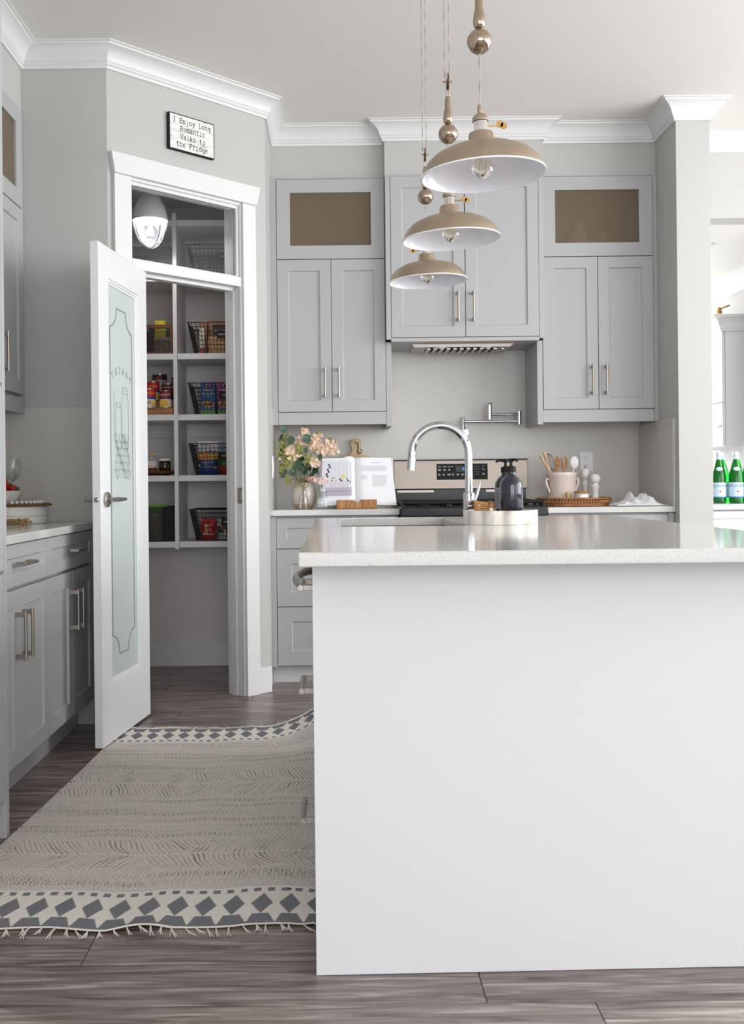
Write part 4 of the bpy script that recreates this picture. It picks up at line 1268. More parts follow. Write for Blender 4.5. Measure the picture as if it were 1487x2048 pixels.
# pasta basket
B0 = 1.436 + 0.005
for x, col, mid_, lab in ((-0.697, (34, 92, 170), (92, 44, 134), 'blue pasta box with a purple crest in the pasta basket'), (-0.604, (196, 40, 128), (126, 44, 140), 'pink pasta box with a purple crest in the pasta basket')):
    carton('pasta_box', lab, x, 5.90, B0, 0.080, 0.05, 0.182, col,
           bands=((0.142, 0.1815, mid_, -0.022, 0.026), (0.0, 0.030, (96, 168, 72)), (0.03, 0.036, (54, 120, 190)), (0.0, 0.012, (128, 188, 96))),
           spots=((0.0, 0.163, 0.012, (228, 214, 190)), (0.0, 0.163, 0.007, (126, 84, 60))) + tuple((sx, sz, 0.012, (226, 170, 84)) for sx, sz in ((-0.024, 0.064), (-0.006, 0.070), (0.012, 0.064), (0.024, 0.056), (-0.014, 0.052), (0.004, 0.050))),
           texts=(("Annie's", 0.018, 0.138, (240, 236, 226), 0, 0.2), ('MACARONI', 0.0135, 0.118, (230, 234, 244)), ('& CHEESE', 0.010, 0.104, (230, 234, 244))))
carton('pasta_box', 'dark box standing at the right of the pasta basket', -0.536, 5.90, B0, 0.048, 0.05, 0.15, (48, 44, 92), bands=((0.0, 0.03, (96, 168, 72)),))
# upper snack basket
B0 = 1.103 + 0.005
bag('cracker_bag', 'white and blue bag of fish crackers in the upper snack basket', -0.698, 5.862, B0, 0.115, 0.055, 0.185,
    ((0, .42, (22, 56, 136)), (.42, .52, (240, 150, 50)), (.52, .60, (236, 196, 90)), (.60, 1.01, (234, 230, 226))),
    texts=(('Goldfish', 0.030, 0.66, (28, 26, 34), 0.0, 0.2), ('ORIGINAL', 0.015, 0.36, (236, 236, 244)), ('FLAVOUR', 0.012, 0.22, (236, 236, 244)), ('Pepperidge', 0.010, 0.90, (60, 70, 130), -0.022)),
    spots=((-0.01, .56, 0.018, (240, 140, 40)), (-0.045, .26, 0.008, (236, 190, 90)), (0.04, .20, 0.008, (236, 160, 60))))
bag('chip_bag', 'pale blue snack bag with green and red print in the upper snack basket', -0.590, 5.905, B0, 0.115, 0.05, 0.19,
    ((0, .14, (160, 40, 30)), (.14, .28, (196, 60, 40)), (.28, .42, (84, 150, 50)), (.42, .58, (222, 134, 50)), (.58, 1.01, (158, 182, 214))),
    texts=(('Old Dutch', 0.017, 0.78, (190, 30, 40), 0.0, 0.2),))
bag('chip_bag', 'red and white snack bag at the right end of the upper snack basket', -0.560, 5.958, B0, 0.085, 0.04, 0.192, ((0, .45, (198, 60, 44)), (.45, .62, (230, 226, 224)), (.62, 1.01, (196, 34, 40))), texts=(('Lays', 0.02, .78, (240, 230, 210)),))
# lower snack basket
B0 = 0.741 + 0.005
bag('candy_bag', 'crumpled bright red snack bag in the lowest snack basket', -0.700, 5.845, B0, 0.085, 0.05, 0.118,
    ((0, .3, (190, 24, 28)), (.3, .5, (214, 44, 40)), (.5, 1.01, (204, 28, 32))), spots=((-0.01, .62, 0.014, (232, 170, 110)), (0.018, .70, 0.010, (226, 150, 96)), (-0.012, .38, 0.010, (232, 160, 110))), texts=(('Maltesers', 0.015, 0.26, (240, 226, 220), 0, 0.2),), rz=R(4))
bag('trail_mix_bag', 'white bag printed with dark nuts in the lowest snack basket', -0.595, 5.85, B0, 0.11, 0.05, 0.115,
    ((0, .30, (190, 196, 200)), (.30, .62, (92, 58, 38)), (.62, 1.01, (214, 210, 208))),
    spots=tuple((-0.045 + 0.018 * k, .48 + .1 * math.sin(k * 2.1), 0.010, ((60, 36, 24), (176, 136, 96), (226, 216, 200))[k % 3]) for k in range(6)))
bag('granola_bag', 'tan snack bag at the far right of the lowest snack basket', -0.560, 5.925, B0, 0.08, 0.05, 0.13, ((0, .5, (150, 104, 62)), (.5, 1.01, (206, 196, 186))))

# ------------------------------------------------------------------ left bay
def perforated():
    m = bpy.data.materials.new('perforated_metal')
    m.use_nodes = True
    nt = m.node_tree
    b = nt.nodes['Principled BSDF']
    b.inputs['Base Color'].default_value = lin(16, 16, 17)
    b.inputs['Roughness'].default_value = 0.45
    tc = nt.nodes.new('ShaderNodeTexCoord')
    sep = nt.nodes.new('ShaderNodeSeparateXYZ')
    nt.links.new(tc.outputs['Object'], sep.inputs[0])
    def mth(op, a, b_=None, v=None):
        n = nt.nodes.new('ShaderNodeMath'); n.operation = op
        for i, q in enumerate((a, b_)):
            if q is None: continue
            if isinstance(q, (int, float)): n.inputs[i].default_value = q
            else: nt.links.new(q, n.inputs[i])
        return n.outputs[0]
    p = 0.0088
    xy = mth('ADD', sep.outputs[0], sep.outputs[1])
    u, v = mth('DIVIDE', xy, p), mth('DIVIDE', sep.outputs[2], p * 0.8)
    row = mth('FLOOR', v)
    off = mth('MULTIPLY', mth('MODULO', row, 2.0), 0.5)
    fu = mth('SUBTRACT', mth('FRACT', mth('ADD', mth('ADD', u, off), 100.0)), 0.5)
    fv = mth('MULTIPLY', mth('SUBTRACT', mth('FRACT', v), 0.5), 0.8)
    d = mth('SQRT', mth('ADD', mth('MULTIPLY', fu, fu), mth('MULTIPLY', fv, fv)))
    hole = mth('LESS_THAN', d, 0.33)
    tr_ = nt.nodes.new('ShaderNodeBsdfTransparent')
    mx = nt.nodes.new('ShaderNodeMixShader')
    nt.links.new(hole, mx.inputs[0])
    nt.links.new(b.outputs[0], mx.inputs[1]); nt.links.new(tr_.outputs[0], mx.inputs[2])
    nt.links.new(mx.outputs[0], nt.nodes['Material Output'].inputs['Surface'])
    MATS['perforated_metal'] = m
perforated()

def crate(x, y, z, w, d, h, lab, wood=True):
    r = thing('storage_crate', lab, 'crate', (x, y, z + 0.0005))
    if wood:
        for k, (a, b, c, e) in enumerate(((-w / 2, w / 2, 0, 0.014), (-w / 2, w / 2, h - 0.018, h), (-w / 2, -w / 2 + 0.016, 0.0145, h - 0.0185), (w / 2 - 0.016, w / 2, 0.0145, h - 0.0185))):
            MB().box(a, b, -d / 2, -d / 2 + 0.012, c, e).build('frame_rail', 'dark_wood', r, bevel=0.001)
        MB().box(-w / 2, w / 2, d / 2 - 0.012, d / 2, 0, h).build('back_board', 'dark_wood', r)
        for s in (-1, 1):
            MB().box(s * w / 2 - (0.012 if s > 0 else 0), s * w / 2 + (0.012 if s < 0 else 0), -d / 2 + 0.0125, d / 2 - 0.0125, 0, h).build('side_board', 'dark_wood', r)
        MB().box(-w / 2 + 0.0125, w / 2 - 0.0125, -d / 2 + 0.0125, d / 2 - 0.0125, 0, 0.01).build('bottom_board', 'dark_wood', r)
        MB().box(-w / 2 + 0.0165, w / 2 - 0.0165, -d / 2 + 0.005, -d / 2 + 0.006, 0.015, h - 0.019).build('mesh_front', 'perforated_metal', r)
    return r
crate(-1.022, 5.905, 1.769, 0.296, 0.28, 0.163, 'dark wooden crate with a perforated black metal front')
bag('seasoning_packet', 'yellow packet standing in the wooden crate', -0.965, 5.90, 1.781, 0.062, 0.03, 0.193, ((0, .25, (60, 40, 20)), (.25, .35, (160, 130, 20)), (.35, 1.01, (226, 206, 30))), spots=((0.0, .80, 0.012, (120, 84, 20)), (0.012, .84, 0.008, (60, 44, 16))), cat='packet')
bag('seasoning_packet', 'pale bag seen through the holes of the wooden crate', -0.94, 5.83, 1.781, 0.10, 0.04, 0.09, ((0, 1.01, (214, 190, 150)),), cat='packet')
carton('spice_box', 'dark box inside the wooden crate beside the yellow packet', -1.01, 5.955, 1.7805, 0.05, 0.05, 0.165, (40, 38, 40), cat='box')
crate2 = thing('perforated_bin', 'perforated black metal bin behind the transom window', 'bin', (-1.022, 5.905, 2.1965))
MB().box(-0.145, 0.145, -0.14, -0.138, 0, 0.165).build('front', 'perforated_metal', crate2)
MB().box(-0.145, 0.145, 0.138, 0.14, 0, 0.165).build('back', 'perforated_metal', crate2)
for s in (-1, 1):
    MB().box(s * 0.145 - 0.001, s * 0.145 + 0.001, -0.1375, 0.1375, 0, 0.165).build('side', 'perforated_metal', crate2)
# stepped riser with cans
rs = thing('can_riser', 'three-step wooden riser under the cans', 'riser', (-0.99, 5.87, 1.4365))
for k in range(3):
    MB().box(-0.12, 0.115, -0.127 + k * 0.0885, -0.1275 + (k + 1) * 0.0885 - 0.0005, 0, 0.036 + k * 0.046).build('step', 'warm_wood', rs, bevel=0.001)
def can(x, step, lab, style, dia=0.075, h=0.108, rz=0.0):
    y = 5.87 - 0.127 + 0.044 + step * 0.0885
    z = 1.4365 + 0.036 + step * 0.046 + 0.0006
    r = thing('food_can', lab, 'can', (x, y, z), rz, 'cans on the stepped riser')
    R0 = dia / 2
    MB().lathe([(0, 0.002), (R0 - 0.002, 0.0), (R0, 0.002), (R0, 0.005), (R0 - 0.001, 0.006), (R0 - 0.001, h - 0.006), (R0, h - 0.005), (R0, h - 0.001), (R0 - 0.003, h), (R0 - 0.004, h - 0.003), (0, h - 0.003)], (0, 0, 0), 24, cap=False).build('tin', 'steel', r)
    for z0, z1, rgb in style['bands']:
        cmat(rgb)
        MB().lathe([(R0 - 0.0006, z0 * h), (R0 - 0.0006, z1 * h)], (0, 0, 0), 24, cap=False).build('label_band', 'print_%d_%d_%d' % rgb, r)
    for sx, sz, rr, rgb in style.get('spots', ()):
        cmat(rgb)
        yy = -math.sqrt(max(0, (R0 - 0.0006) ** 2 - sx * sx))
        MB().lathe([(0, yy - 0.0012), (rr * 0.6, yy - 0.0010), (rr, yy + 0.004), (0, yy + 0.004)], (sx, 0, sz * h), 14, 'y', cap=False).build('label_spot', 'print_%d_%d_%d' % rgb, r)
    for body, size, zz, rgb, sh in style.get('texts', ()):
        cmat(rgb)
        o = text(body, size, 'print_%d_%d_%d' % rgb, r, at(0, 0, zz * h), ext=0.0004, bold=size * 0.02, shear=sh)
        for v in o.data.vertices:      # wrap round the tin
            a = v.co.x / R0
            rr = R0 + 0.0006 - v.co.y * 0.0
            v.co.x, v.co.y = rr * math.sin(a), -rr * math.cos(a)
    return r
ST_S = {'bands': ((.06, .50, (222, 210, 196)), (.50, .56, (28, 60, 140)), (.56, .94, (128, 22, 26))), 'spots': ((0.0, .28, 0.026, (226, 182, 66)), (0.008, .30, 0.012, (236, 214, 150))), 'texts': (("Campbell's", 0.019, .76, (240, 232, 224), 0.25),)}
ST_D = {'bands': ((.06, .55, (52, 22, 20)), (.55, .94, (96, 24, 26))), 'texts': (("Campbell's", 0.019, .78, (232, 220, 212), 0.25), ('SOUP', 0.012, .52, (220, 160, 80), 0))}
ST_U = {'bands': ((.06, .46, (226, 214, 190)), (.46, .58, (40, 72, 160)), (.58, .94, (206, 28, 34))), 'spots': ((0.014, .26, 0.016, (236, 190, 40)), (-0.004, .30, 0.014, (196, 150, 110))), 'texts': (('unico', 0.024, .76, (246, 216, 60), 0.1),)}
ST_B = {'bands': ((.06, .70, (186, 176, 172)), (.70, .94, (64, 20, 24))), 'spots': ((-0.006, .80, 0.010, (200, 40, 44)),), 'texts': (('TOMATOES', 0.013, .62, (70, 60, 62), 0),)}
can(-1.012, 0, 'red and white can in the front row by the door edge', ST_U, 0.076, 0.11, R(20))
can(-0.921, 0, 'red soup can with a yellow bowl in the front row', ST_S, 0.068, 0.098, R(-8))
can(-1.006, 1, 'red can with yellow lettering in the middle row', ST_U, 0.076, 0.11, R(12))
can(-0.920, 1, 'dark red soup can in the middle row beside the upright', ST_D, 0.068, 0.098)
can(-0.982, 2, 'large grey-labelled can in the back row', ST_B, 0.084, 0.115)
can(-0.892, 2, 'dark red soup can in the back row beside the upright', ST_D, 0.044, 0.098, R(-6))
# lazy susan, honey, jar
ls = thing('turntable', 'round dark wooden turntable on the pantry shelf', 'turntable', (-1.005, 5.875, 1.1035))
MB().lathe([(0, 0), (0.09, 0), (0.09, 0.010), (0, 0.010)], (0, 0, 0), 28, cap=False).build('base', 'black_matte', ls)
MB().lathe([(0, 0.0105), (0.120, 0.0105), (0.128, 0.016), (0.130, 0.024), (0.127, 0.027), (0.121, 0.024), (0, 0.024)], (0, 0, 0), 40, cap=False).build('top_plate', 'dark_wood', ls)
zt = 1.1035 + 0.0245
hb = thing('honey_bottle', 'squeeze bottle with a yellow cap on the turntable', 'bottle', (-1.012, 5.845, zt))
mat('honey', (196, 130, 110), 0.1, trans=0.4)
mat('clear_plastic', (226, 228, 232), 0.15, trans=0.5, ior=1.3)
MB().lathe([(0, 0), (0.028, 0), (0.030, 0.004), (0.030, 0.022), (0, 0.022)], (0, 0, 0), 22, cap=False).build('contents', 'dark_wood', hb)
MB().lathe([(0.030, 0.0222), (0.030, 0.060), (0.026, 0.076), (0.014, 0.088), (0, 0.088)], (0, 0, 0), 22, cap=False).build('bottle_body', 'clear_plastic', hb)
MB().lathe([(0.0304, 0.020), (0.0304, 0.056)], (0, 0, 0), 22, cap=False).build('label', 'paper', hb)
for k in range(5):
    cmat((236, 176, 40)); cmat((206, 60, 90))
    a = R(-20 + k * 16)
    MB().ball((0.0306 * math.sin(a), -0.0306 * math.cos(a), 0.030 + 0.016 * (k % 2)), 0.004, 8).build('label_spot', 'print_236_176_40' if k % 2 else 'print_206_60_90', hb)
MB().lathe([(0, 0.0885), (0.011, 0.0885), (0.010, 0.101), (0, 0.102)], (0, 0, 0), 16, cap=False).build('cap', 'print_236_176_40', hb)
MB().box(0.0, 0.017, -0.006, 0.006, 0.0925, 0.0985).build('spout', 'white_plastic', hb, bevel=0.002)
jr = thing('spread_jar', 'dark jar with a white lid on the turntable', 'jar', (-0.940, 5.855, zt))
mat('dark_spread', (36, 24, 20), 0.1, coat=0.6)
MB().lathe([(0, 0), (0.030, 0), (0.033, 0.004), (0.033, 0.052), (0.029, 0.057), (0, 0.057)], (0, 0, 0), 24, cap=False).build('jar_body', 'dark_spread', jr)
MB().lathe([(0, 0.0575), (0.0335, 0.0575), (0.0335, 0.069), (0.032, 0.071), (0, 0.071)], (0, 0, 0), 24, cap=False).build('lid', 'white_plastic', jr)
cmat((200, 180, 120))
MB().tube([(0.0335 * math.sin(a), -0.0335 * math.cos(a), 0.030 + 0.014 * math.sin(t)) for t in [i * 0.52 for i in range(13)] for a in [0.35 + 0.5 * math.cos(t)]], 0.0008, 4).build('label_ring', 'print_200_180_120', jr)
# lowest shelf: perforated bin with green-lidded tub
bn = thing('perforated_bin', 'tall perforated black bin on the lowest pantry shelf', 'bin', (-0.985, 5.88, 0.7415))
MB().prism([(-0.105, 0), (0.105, 0), (0.112, 0.192), (-0.112, 0.192)], -0.12, -0.118, 'y').build('front', 'perforated_metal', bn)
MB().box(-0.108, 0.108, 0.118, 0.12, 0, 0.192).build('back', 'black_matte', bn)
for s in (-1, 1):
    MB().box(s * 0.109 - 0.001, s * 0.109 + 0.001, -0.1175, 0.1175, 0, 0.19).build('side', 'black_matte', bn)
MB().box(-0.105, 0.105, -0.117, 0.117, 0.0, 0.004).build('bottom', 'black_matte', bn)
MB().box(0.045, 0.112, -0.1215, -0.1205, 0.002, 0.19).build('plain_panel', 'black_matte', bn)
gt = thing('snack_tub', 'tub with a bright green lid inside the perforated bin', 'tub', (-0.990, 5.842, 0.7465))
cmat((120, 190, 40)); cmat((206, 196, 180))
MB().lathe([(0, 0), (0.065, 0), (0.070, 0.15), (0, 0.15)], (0, 0, 0), 24, cap=False).build('tub_body', 'print_206_196_180', gt)
MB().lathe([(0, 0.1505), (0.073, 0.1505), (0.073, 0.180), (0.062, 0.194), (0, 0.194)], (0, 0, 0), 24, cap=False).build('lid', 'print_120_190_40', gt)

# pantry ceiling lamp
pl_ = thing('pantry_lamp', 'white dome lamp with a clear ribbed glass globe inside the pantry', 'lamp', (-0.93, 5.40, 2.27))
MB().lathe([(0, .389), (.045, .389), (.045, .375), (.023, .372), (.022, .285), (.030, .282), (.042, .270), (.062, .245), (.080, .205), (.090, .165), (.093, .140), (.089, .139)], (0, 0, 0), 36, cap=False).build('dome', 'lamp_white', pl_)
m = MB()
n = 40
prof = [(.086, .138), (.085, .115), (.079, .080), (.066, .048), (.046, .022), (.022, .006), (.004, .001)]
rings = []
for r_, z_ in prof:
    rings.append([m.pt(((r_ + (0.0016 if j % 2 else 0)) * math.cos(2 * math.pi * j / n), (r_ + (0.0016 if j % 2 else 0)) * math.sin(2 * math.pi * j / n), z_)) for j in range(n)])
for A_, B_ in zip(rings, rings[1:]):
    for j in range(n):
        m.face((B_[j], B_[(j + 1) % n], A_[(j + 1) % n], A_[j]))
mat('globe_glass', (236, 236, 238), 0.05, trans=0.9, ior=1.1, alpha=0.55)
m.build('glass_globe', 'thin_glass', pl_)
for k in range(4):
    a = R(45 + 90 * k)
    MB().tube([((r_ + 0.004) * math.cos(a), (r_ + 0.004) * math.sin(a), z_ - 0.002) for r_, z_ in prof], 0.0022, 6).build('guard_wire', 'steel', pl_)
MB().lathe([(0, -.006), (.006, -.004), (.005, .003), (0, .003)], (0, 0, 0), 12, cap=False).build('guard_knob', 'steel', pl_)
MB().lathe([(0, .050), (.015, .055), (.022, .070), (.020, .088), (.012, .104), (.010, .138), (0, .138)], (0, 0, 0), 20, cap=False).build('bulb', 'lamp_white', pl_)

lp_ = bpy.data.lights.new('pantry_fill_light', 'POINT')  # fill light added inside the dome to brighten the pantry interior
lp_.energy = 6.0; lp_.color = (1.0, 0.95, 0.9); lp_.shadow_soft_size = 0.012
lpo = bpy.data.objects.new('pantry_fill_light', lp_); COL.objects.link(lpo)
lpo.location = (-0.93, 5.40, 2.452)

# ================================================================== LEFT OF THE RANGE: FLOWERS AND COOKBOOK
CZ = 0.9145
vz = thing('flower_vase', 'round cream stoneware vase holding the large bouquet', 'vase', (-0.165, 5.775, CZ))
VP = [(0, 0), (.046, 0), (.052, .006), (.066, .045), (.069, .075), (.062, .110), (.050, .132), (.046, .142), (.043, .142), (.046, .130), (.058, .105), (.063, .075), (.050, .012), (0, .010)]
MB().lathe(VP[:3] + [(.0585, .025)], (0, 0, 0), 36, cap=False).build('raw_clay_base', 'pale_wood', vz)
mat('vase_glaze', (226, 216, 204), 0.25, coat=0.4)
MB().lathe([(.0586, .0252)] + VP[3:], (0, 0, 0), 36, cap=False).build('glazed_body', 'vase_glaze', vz)

mat('leaf_euc', (70, 96, 78), 0.5, var=0.2, vscale=40)
mat('leaf_dark', (44, 70, 40), 0.5, var=0.2, vscale=40)
mat('stem_green', (92, 110, 60), 0.6)
mat('filler_green', (172, 176, 98), 0.7, var=0.25, vscale=120)
mat('peach', (236, 208, 184), 0.7, var=0.10, vscale=150)
mat('bud_green', (128, 150, 70), 0.7)
mat('rose_pink', (236, 186, 178), 0.6)
mat('brown_stem', (124, 84, 54), 0.7)

def leaf_mb(L, W, curl=0.25):
    m = MB()
    n = 10
    c = [m.pt((0, -L / 2 + L * i / n, curl * L * ((i / n - .5) ** 2) * 2)) for i in range(n + 1)]
    sides = {}
    for s in (-1, 1):
        sides[s] = []
        for i in range(n + 1):
            t = i / n
            w = W / 2 * math.sin(math.pi * min(1, t * 0.94 + 0.03)) ** 0.62
            sides[s].append(m.pt((s * w, -L / 2 + L * t, curl * L * ((t - .5) ** 2) * 2 + w * 0.25)))
        for i in range(n):
            q = (c[i], sides[s][i], sides[s][i + 1], c[i + 1])
            m.face(q if s > 0 else q[::-1])
    return m
leaf_cache = {}
def leaf(parent, p, L, W, mt, az, el, roll):
    key = (round(L, 3), round(W, 3), mt)
    if key not in leaf_cache:
        o = leaf_mb(L, W).build('leaf', mt, parent, smooth=80)
        leaf_cache[key] = o.data
    else:
        o = bpy.data.objects.new('leaf', leaf_cache[key]); COL.objects.link(o); o.parent = parent
    o.location = p
    o.rotation_euler = (el, roll, az)
    return o
rf = random.Random(21)
U5 = 0.000553
def bq(cx, cy, y=0.0):          # bouquet plan: grid steps of about half a millimetre round the vase foot
    return Vector((max((cx - 433) * U5, -0.118), y, (885 - cy) * U5))
V0 = Vector((-0.165, 5.775, CZ))
MOUTH = Vector((0, 0, 0.143))
BQ = thing('bouquet', 'loose bouquet of peach stock, eucalyptus and green sprigs in the cream vase', 'bouquet', tuple(V0))
def branch(name, lab, cat, tip, group, mt='stem_green', bend=0.02, r=0.0016):
    a = Vector((rf.uniform(-.02, .02), rf.uniform(-.02, .02), 0.06))
    b = MOUTH + Vector((rf.uniform(-.022, .022) + tip.x * 0.12, rf.uniform(-.02, .02) + tip.y * 0.15, 0))
    mid = (b + tip) / 2 + Vector((0, 0, bend))
    pts = [a, b, mid, tip]
    root = MB().tube(pts, [r, r, r * .9, r * .6], 5).build(name, mt, BQ)
    return root, pts
# eucalyptus: (tip), leaves as (cx, cy, y, L, W, az, el, roll)
eu = [
 ((255, 70, -.02), 'eucalyptus branch with the topmost round leaf at the left of the bouquet', [(235, 102, -.03, .044, .044, 30, 75, 10), (318, 210, -.05, .045, .044, -10, 80, -15), (245, 278, -.04, .030, .042, 60, 60, 30)]),
 ((150, 165, .00), 'eucalyptus branch leaning to the left switch plate', [(170, 190, -.02, .046, .040, -60, 70, 20), (150, 300, .01, .03, .04, 20, 80, 60), (283, 345, -.05, .036, .032, 70, 60, 10)]),
 ((500, 160, -.02), 'eucalyptus branch with a broad leaf in the centre of the bouquet', [(468, 196, -.045, .052, .050, 15, 78, 0), (372, 168, -.01, .03, .022, 80, 60, 10), (385, 222, -.02, .03, .026, 60, 55, 0)]),
 ((620, 360, -.04), 'eucalyptus branch leaning to the cookbook', [(592, 385, -.06, .038, .027, -10, 85, 25), (535, 326, -.055, .030, .022, 60, 70, 10), (452, 315, -.05, .032, .030, 30, 70, -10)]),
 ((380, 470, -.075), 'eucalyptus branch drooping over the vase front', [(392, 455, -.085, .058, .054, -35, 80, 10), (330, 530, -.075, .046, .044, 10, 65, -20), (405, 552, -.08, .028, .026, 20, 75, 0)]),
 ((190, 480, -.05), 'eucalyptus branch drooping low at the left of the vase', [(150, 462, -.04, .030, .034, 10, 80, 0), (246, 535, -.06, .058, .036, -25, 80, 20), (150, 540, -.03, .044, .026, 15, 80, -20)]),
]
for (tx, ty, yy), lab, lv in eu:
    root, pts = branch('eucalyptus_branch', lab, 'branch', bq(tx, ty, yy), 'eucalyptus in the bouquet')
    for cx, cy, y, L, W, az, el, ro in lv:
        leaf(root, bq(cx, cy, y), L, W, 'leaf_euc', R(az), R(el), R(ro))
def floret(m, c, r, rnd):
    # five cupped petals
    ax = Vector((rnd.uniform(-.6, .6), -1, rnd.uniform(-.3, .7))).normalized()
    u = ax.orthogonal().normalized(); w = ax.cross(u)
    ph = rnd.uniform(0, 6)
    for k in range(5):
        a = ph + k * 2 * math.pi / 5
        d = u * math.cos(a) + w * math.sin(a)
        s = u * -math.sin(a) + w * math.cos(a)
        c0 = c
        i = [m.pt(c0), m.pt(c0 + d * r * .6 + s * r * .5 + ax * r * .25), m.pt(c0 + d * r + s * r * .2 + ax * r * .1 * rnd.uniform(-3, 4)), m.pt(c0 + d * r * 1.0 - s * r * .2 + ax * r * .3), m.pt(c0 + d * r * .6 - s * r * .5 + ax * r * .25)]
        m.face(i)
stocks = [
 ((455, 62, .0), (430, 250, -.03), 'peach stock spire rising tallest in the bouquet', 26),
 ((575, 125, -.02), (560, 300, -.05), 'peach stock spire with a green tip right of centre', 40),
 ((700, 200, -.03), (640, 350, -.05), 'peach stock spire leaning right over the cookbook', 30),
 ((755, 215, -.01), (690, 350, -.03), 'peach stock spire farthest right', 24),
 ((300, 240, -.03), (320, 400, -.06), 'peach stock spire left of centre among the leaves', 22),
 ((560, 380, -.06), (540, 460, -.075), 'short peach stock spire at the right of the vase mouth', 20),
]
for (ax_, ay, yy), (bx, by, y2), lab, nfl in stocks:
    tip, low = bq(ax_, ay, yy), bq(bx, by, y2)
    root, pts = branch('stock_flower', lab, 'flower', tip, 'peach stock flowers in the bouquet')
    m = MB()
    for k in range(nfl * 3):
        t = rf.uniform(0.18, 1.0)
        c = tip.lerp(low, t) + Vector((rf.gauss(0, .016), rf.gauss(-.004, .010), rf.gauss(0, .006))) * (0.5 + t * .7)
        floret(m, c, rf.uniform(.008, .0125), rf)
    tag(m.build('blossoms', 'peach', root, smooth=None), None, None, None, 'stuff')
    m = MB()
    for k in range(12):
        t = rf.uniform(0, .22)
        c = tip.lerp(low, t) + Vector((rf.gauss(0, .006), rf.gauss(0, .005), rf.gauss(0, .004)))
        m.ball(c, rf.uniform(.003, .0055), 6, 1, 1, 1.5)
    tag(m.build('buds', 'bud_green', root), None, None, None, 'stuff')
sprigs = [
 ((165, 250, -.02), .024, 'yellow-green sprig at the far left of the bouquet'), ((200, 345, -.04), .030, 'yellow-green sprig at the left above the vase'),
 ((290, 430, -.07), .030, 'yellow-green sprig in front of the vase mouth at the left'), ((390, 305, -.05), .026, 'yellow-green sprig in the centre of the bouquet'),
 ((250, 185, -.0), .016, 'small yellow-green sprig under the topmost leaf'), ((190, 490, -.06), .020, 'yellow-green sprig hanging beside the vase'),
 ((480, 400, -.07), .020, 'yellow-green sprig below the broad centre leaf'), ((285, 600, -.07), .018, 'lowest drooping yellow-green sprig'),
]
for (sx, sy, yy), rad, lab in sprigs:
    tip = bq(sx, sy, yy)
    root, pts = branch('green_sprig', lab, 'sprig', tip, 'yellow-green filler in the bouquet', bend=0.01)
    m = MB()
    for k in range(int(130 * rad / .025)):
        c = tip + Vector((rf.gauss(0, rad * .5), rf.gauss(0, rad * .45), rf.gauss(0, rad * .8)))
        c.x = max(c.x, -0.152)
        m.ball(c, rf.uniform(.0022, .0046), 5, 1, 1, 1)
    tag(m.build('seed_heads', 'filler_green', root), None, None, None, 'stuff')
for k, (cx, cy) in enumerate(((470, 500), (530, 505), (410, 400), (250, 380))):
    root, pts = branch('foliage_stem', ('dark leafy stem low in front of the vase mouth', 'dark leafy stem low at the right of the vase mouth', 'dark leafy stem behind the centre sprig', 'dark leafy stem behind the left sprigs')[k], 'foliage', bq(cx, cy, -.05), 'dark foliage in the bouquet', bend=0.0)
    for q in range(6):
        leaf(root, bq(cx + rf.uniform(-45, 45), cy + rf.uniform(-35, 35), -.05 + rf.uniform(-.02, .02)), .05, .018, 'leaf_dark', R(rf.uniform(-80, 80)), R(rf.uniform(50, 90)), R(rf.uniform(-40, 40)))

# small clear bottle with a rose
def bud_vase(loc, lab, prof, n=20):
    r = thing('bud_vase', lab, 'vase', loc)
    MB().lathe(prof, (0, 0, 0), n, cap=False).build('glass', 'thin_glass', r)
    return r
bud_vase((-0.164, 5.645, CZ), 'small clear glass bottle in front of the cream vase', [(0, .002), (.024, 0), (.026, .004), (.026, .045), (.021, .070), (.014, .088), (.013, .104), (.015, .108)])
bv = bud_vase((-0.060, 5.600, CZ), 'small square clear glass bottle beside the cookbook', [(0, .002), (.036, 0), (.038, .005), (.038, .075), (.030, .088), (.017, .094), (.016, .120), (.018, .124)], 4)
bv.rotation_euler = (0, 0, R(45))
rose = thing('posy', 'pale pink rose and olive filler twigs in the small clear bottle', 'posy', (-0.164, 5.645, CZ))
MB().tube([(-.008, 0, .01), (0.004, 0, .10), (.035, -.01, .145)], .0016, 5).build('stem', 'brown_stem', rose)
c = Vector((.045, -.012, .160))
for ring, (rr, hh, nn, op) in enumerate(((.009, .030, 3, .1), (.016, .032, 4, .25), (.024, .030, 5, .5), (.030, .024, 5, .9))):
    for k in range(nn):
        a0 = ring * .7 + k * 2 * math.pi / nn
        m = MB()
        g = []
        for j in range(5):
            row = []
            for i in range(6):
                a = a0 + (i / 5 - .5) * 2 * math.pi / nn * 1.35
                t = j / 4
                q = rr * (0.35 + .65 * math.sin(t * 1.5)) + op * .010 * t * t
                row.append(m.pt(c + Vector((q * math.cos(a), q * math.sin(a), -.016 + hh * t - abs(i / 5 - .5) * .010 * t))))
            g.append(row)
        for A_, B_ in zip(g, g[1:]):
            for i in range(5):
                m.face((A_[i], A_[i + 1], B_[i + 1], B_[i]))
        m.build('petal', 'rose_pink', rose, smooth=80)
fl = rose
m = MB()
for k in range(4):
    m.tube([(.008 * math.cos(k * 2), .008 * math.sin(k * 2), .008), (-.006 * math.cos(k * 2), 0, .10), (-.02 + .012 * k, -.01, .15)], .0014, 5)
m.build('twigs', 'brown_stem', fl)['kind'] = 'stuff'
m = MB()
mat('filler_olive', (150, 140, 90), 0.8, var=0.3, vscale=200)
for k in range(110):
    m.ball((rf.gauss(-.006, .020), rf.gauss(-.01, .012), max(.116, rf.gauss(.146, .016))), rf.uniform(.002, .0035), 5)
tag(m.build('seed_heads', 'filler_olive', fl), None, None, None, 'stuff')
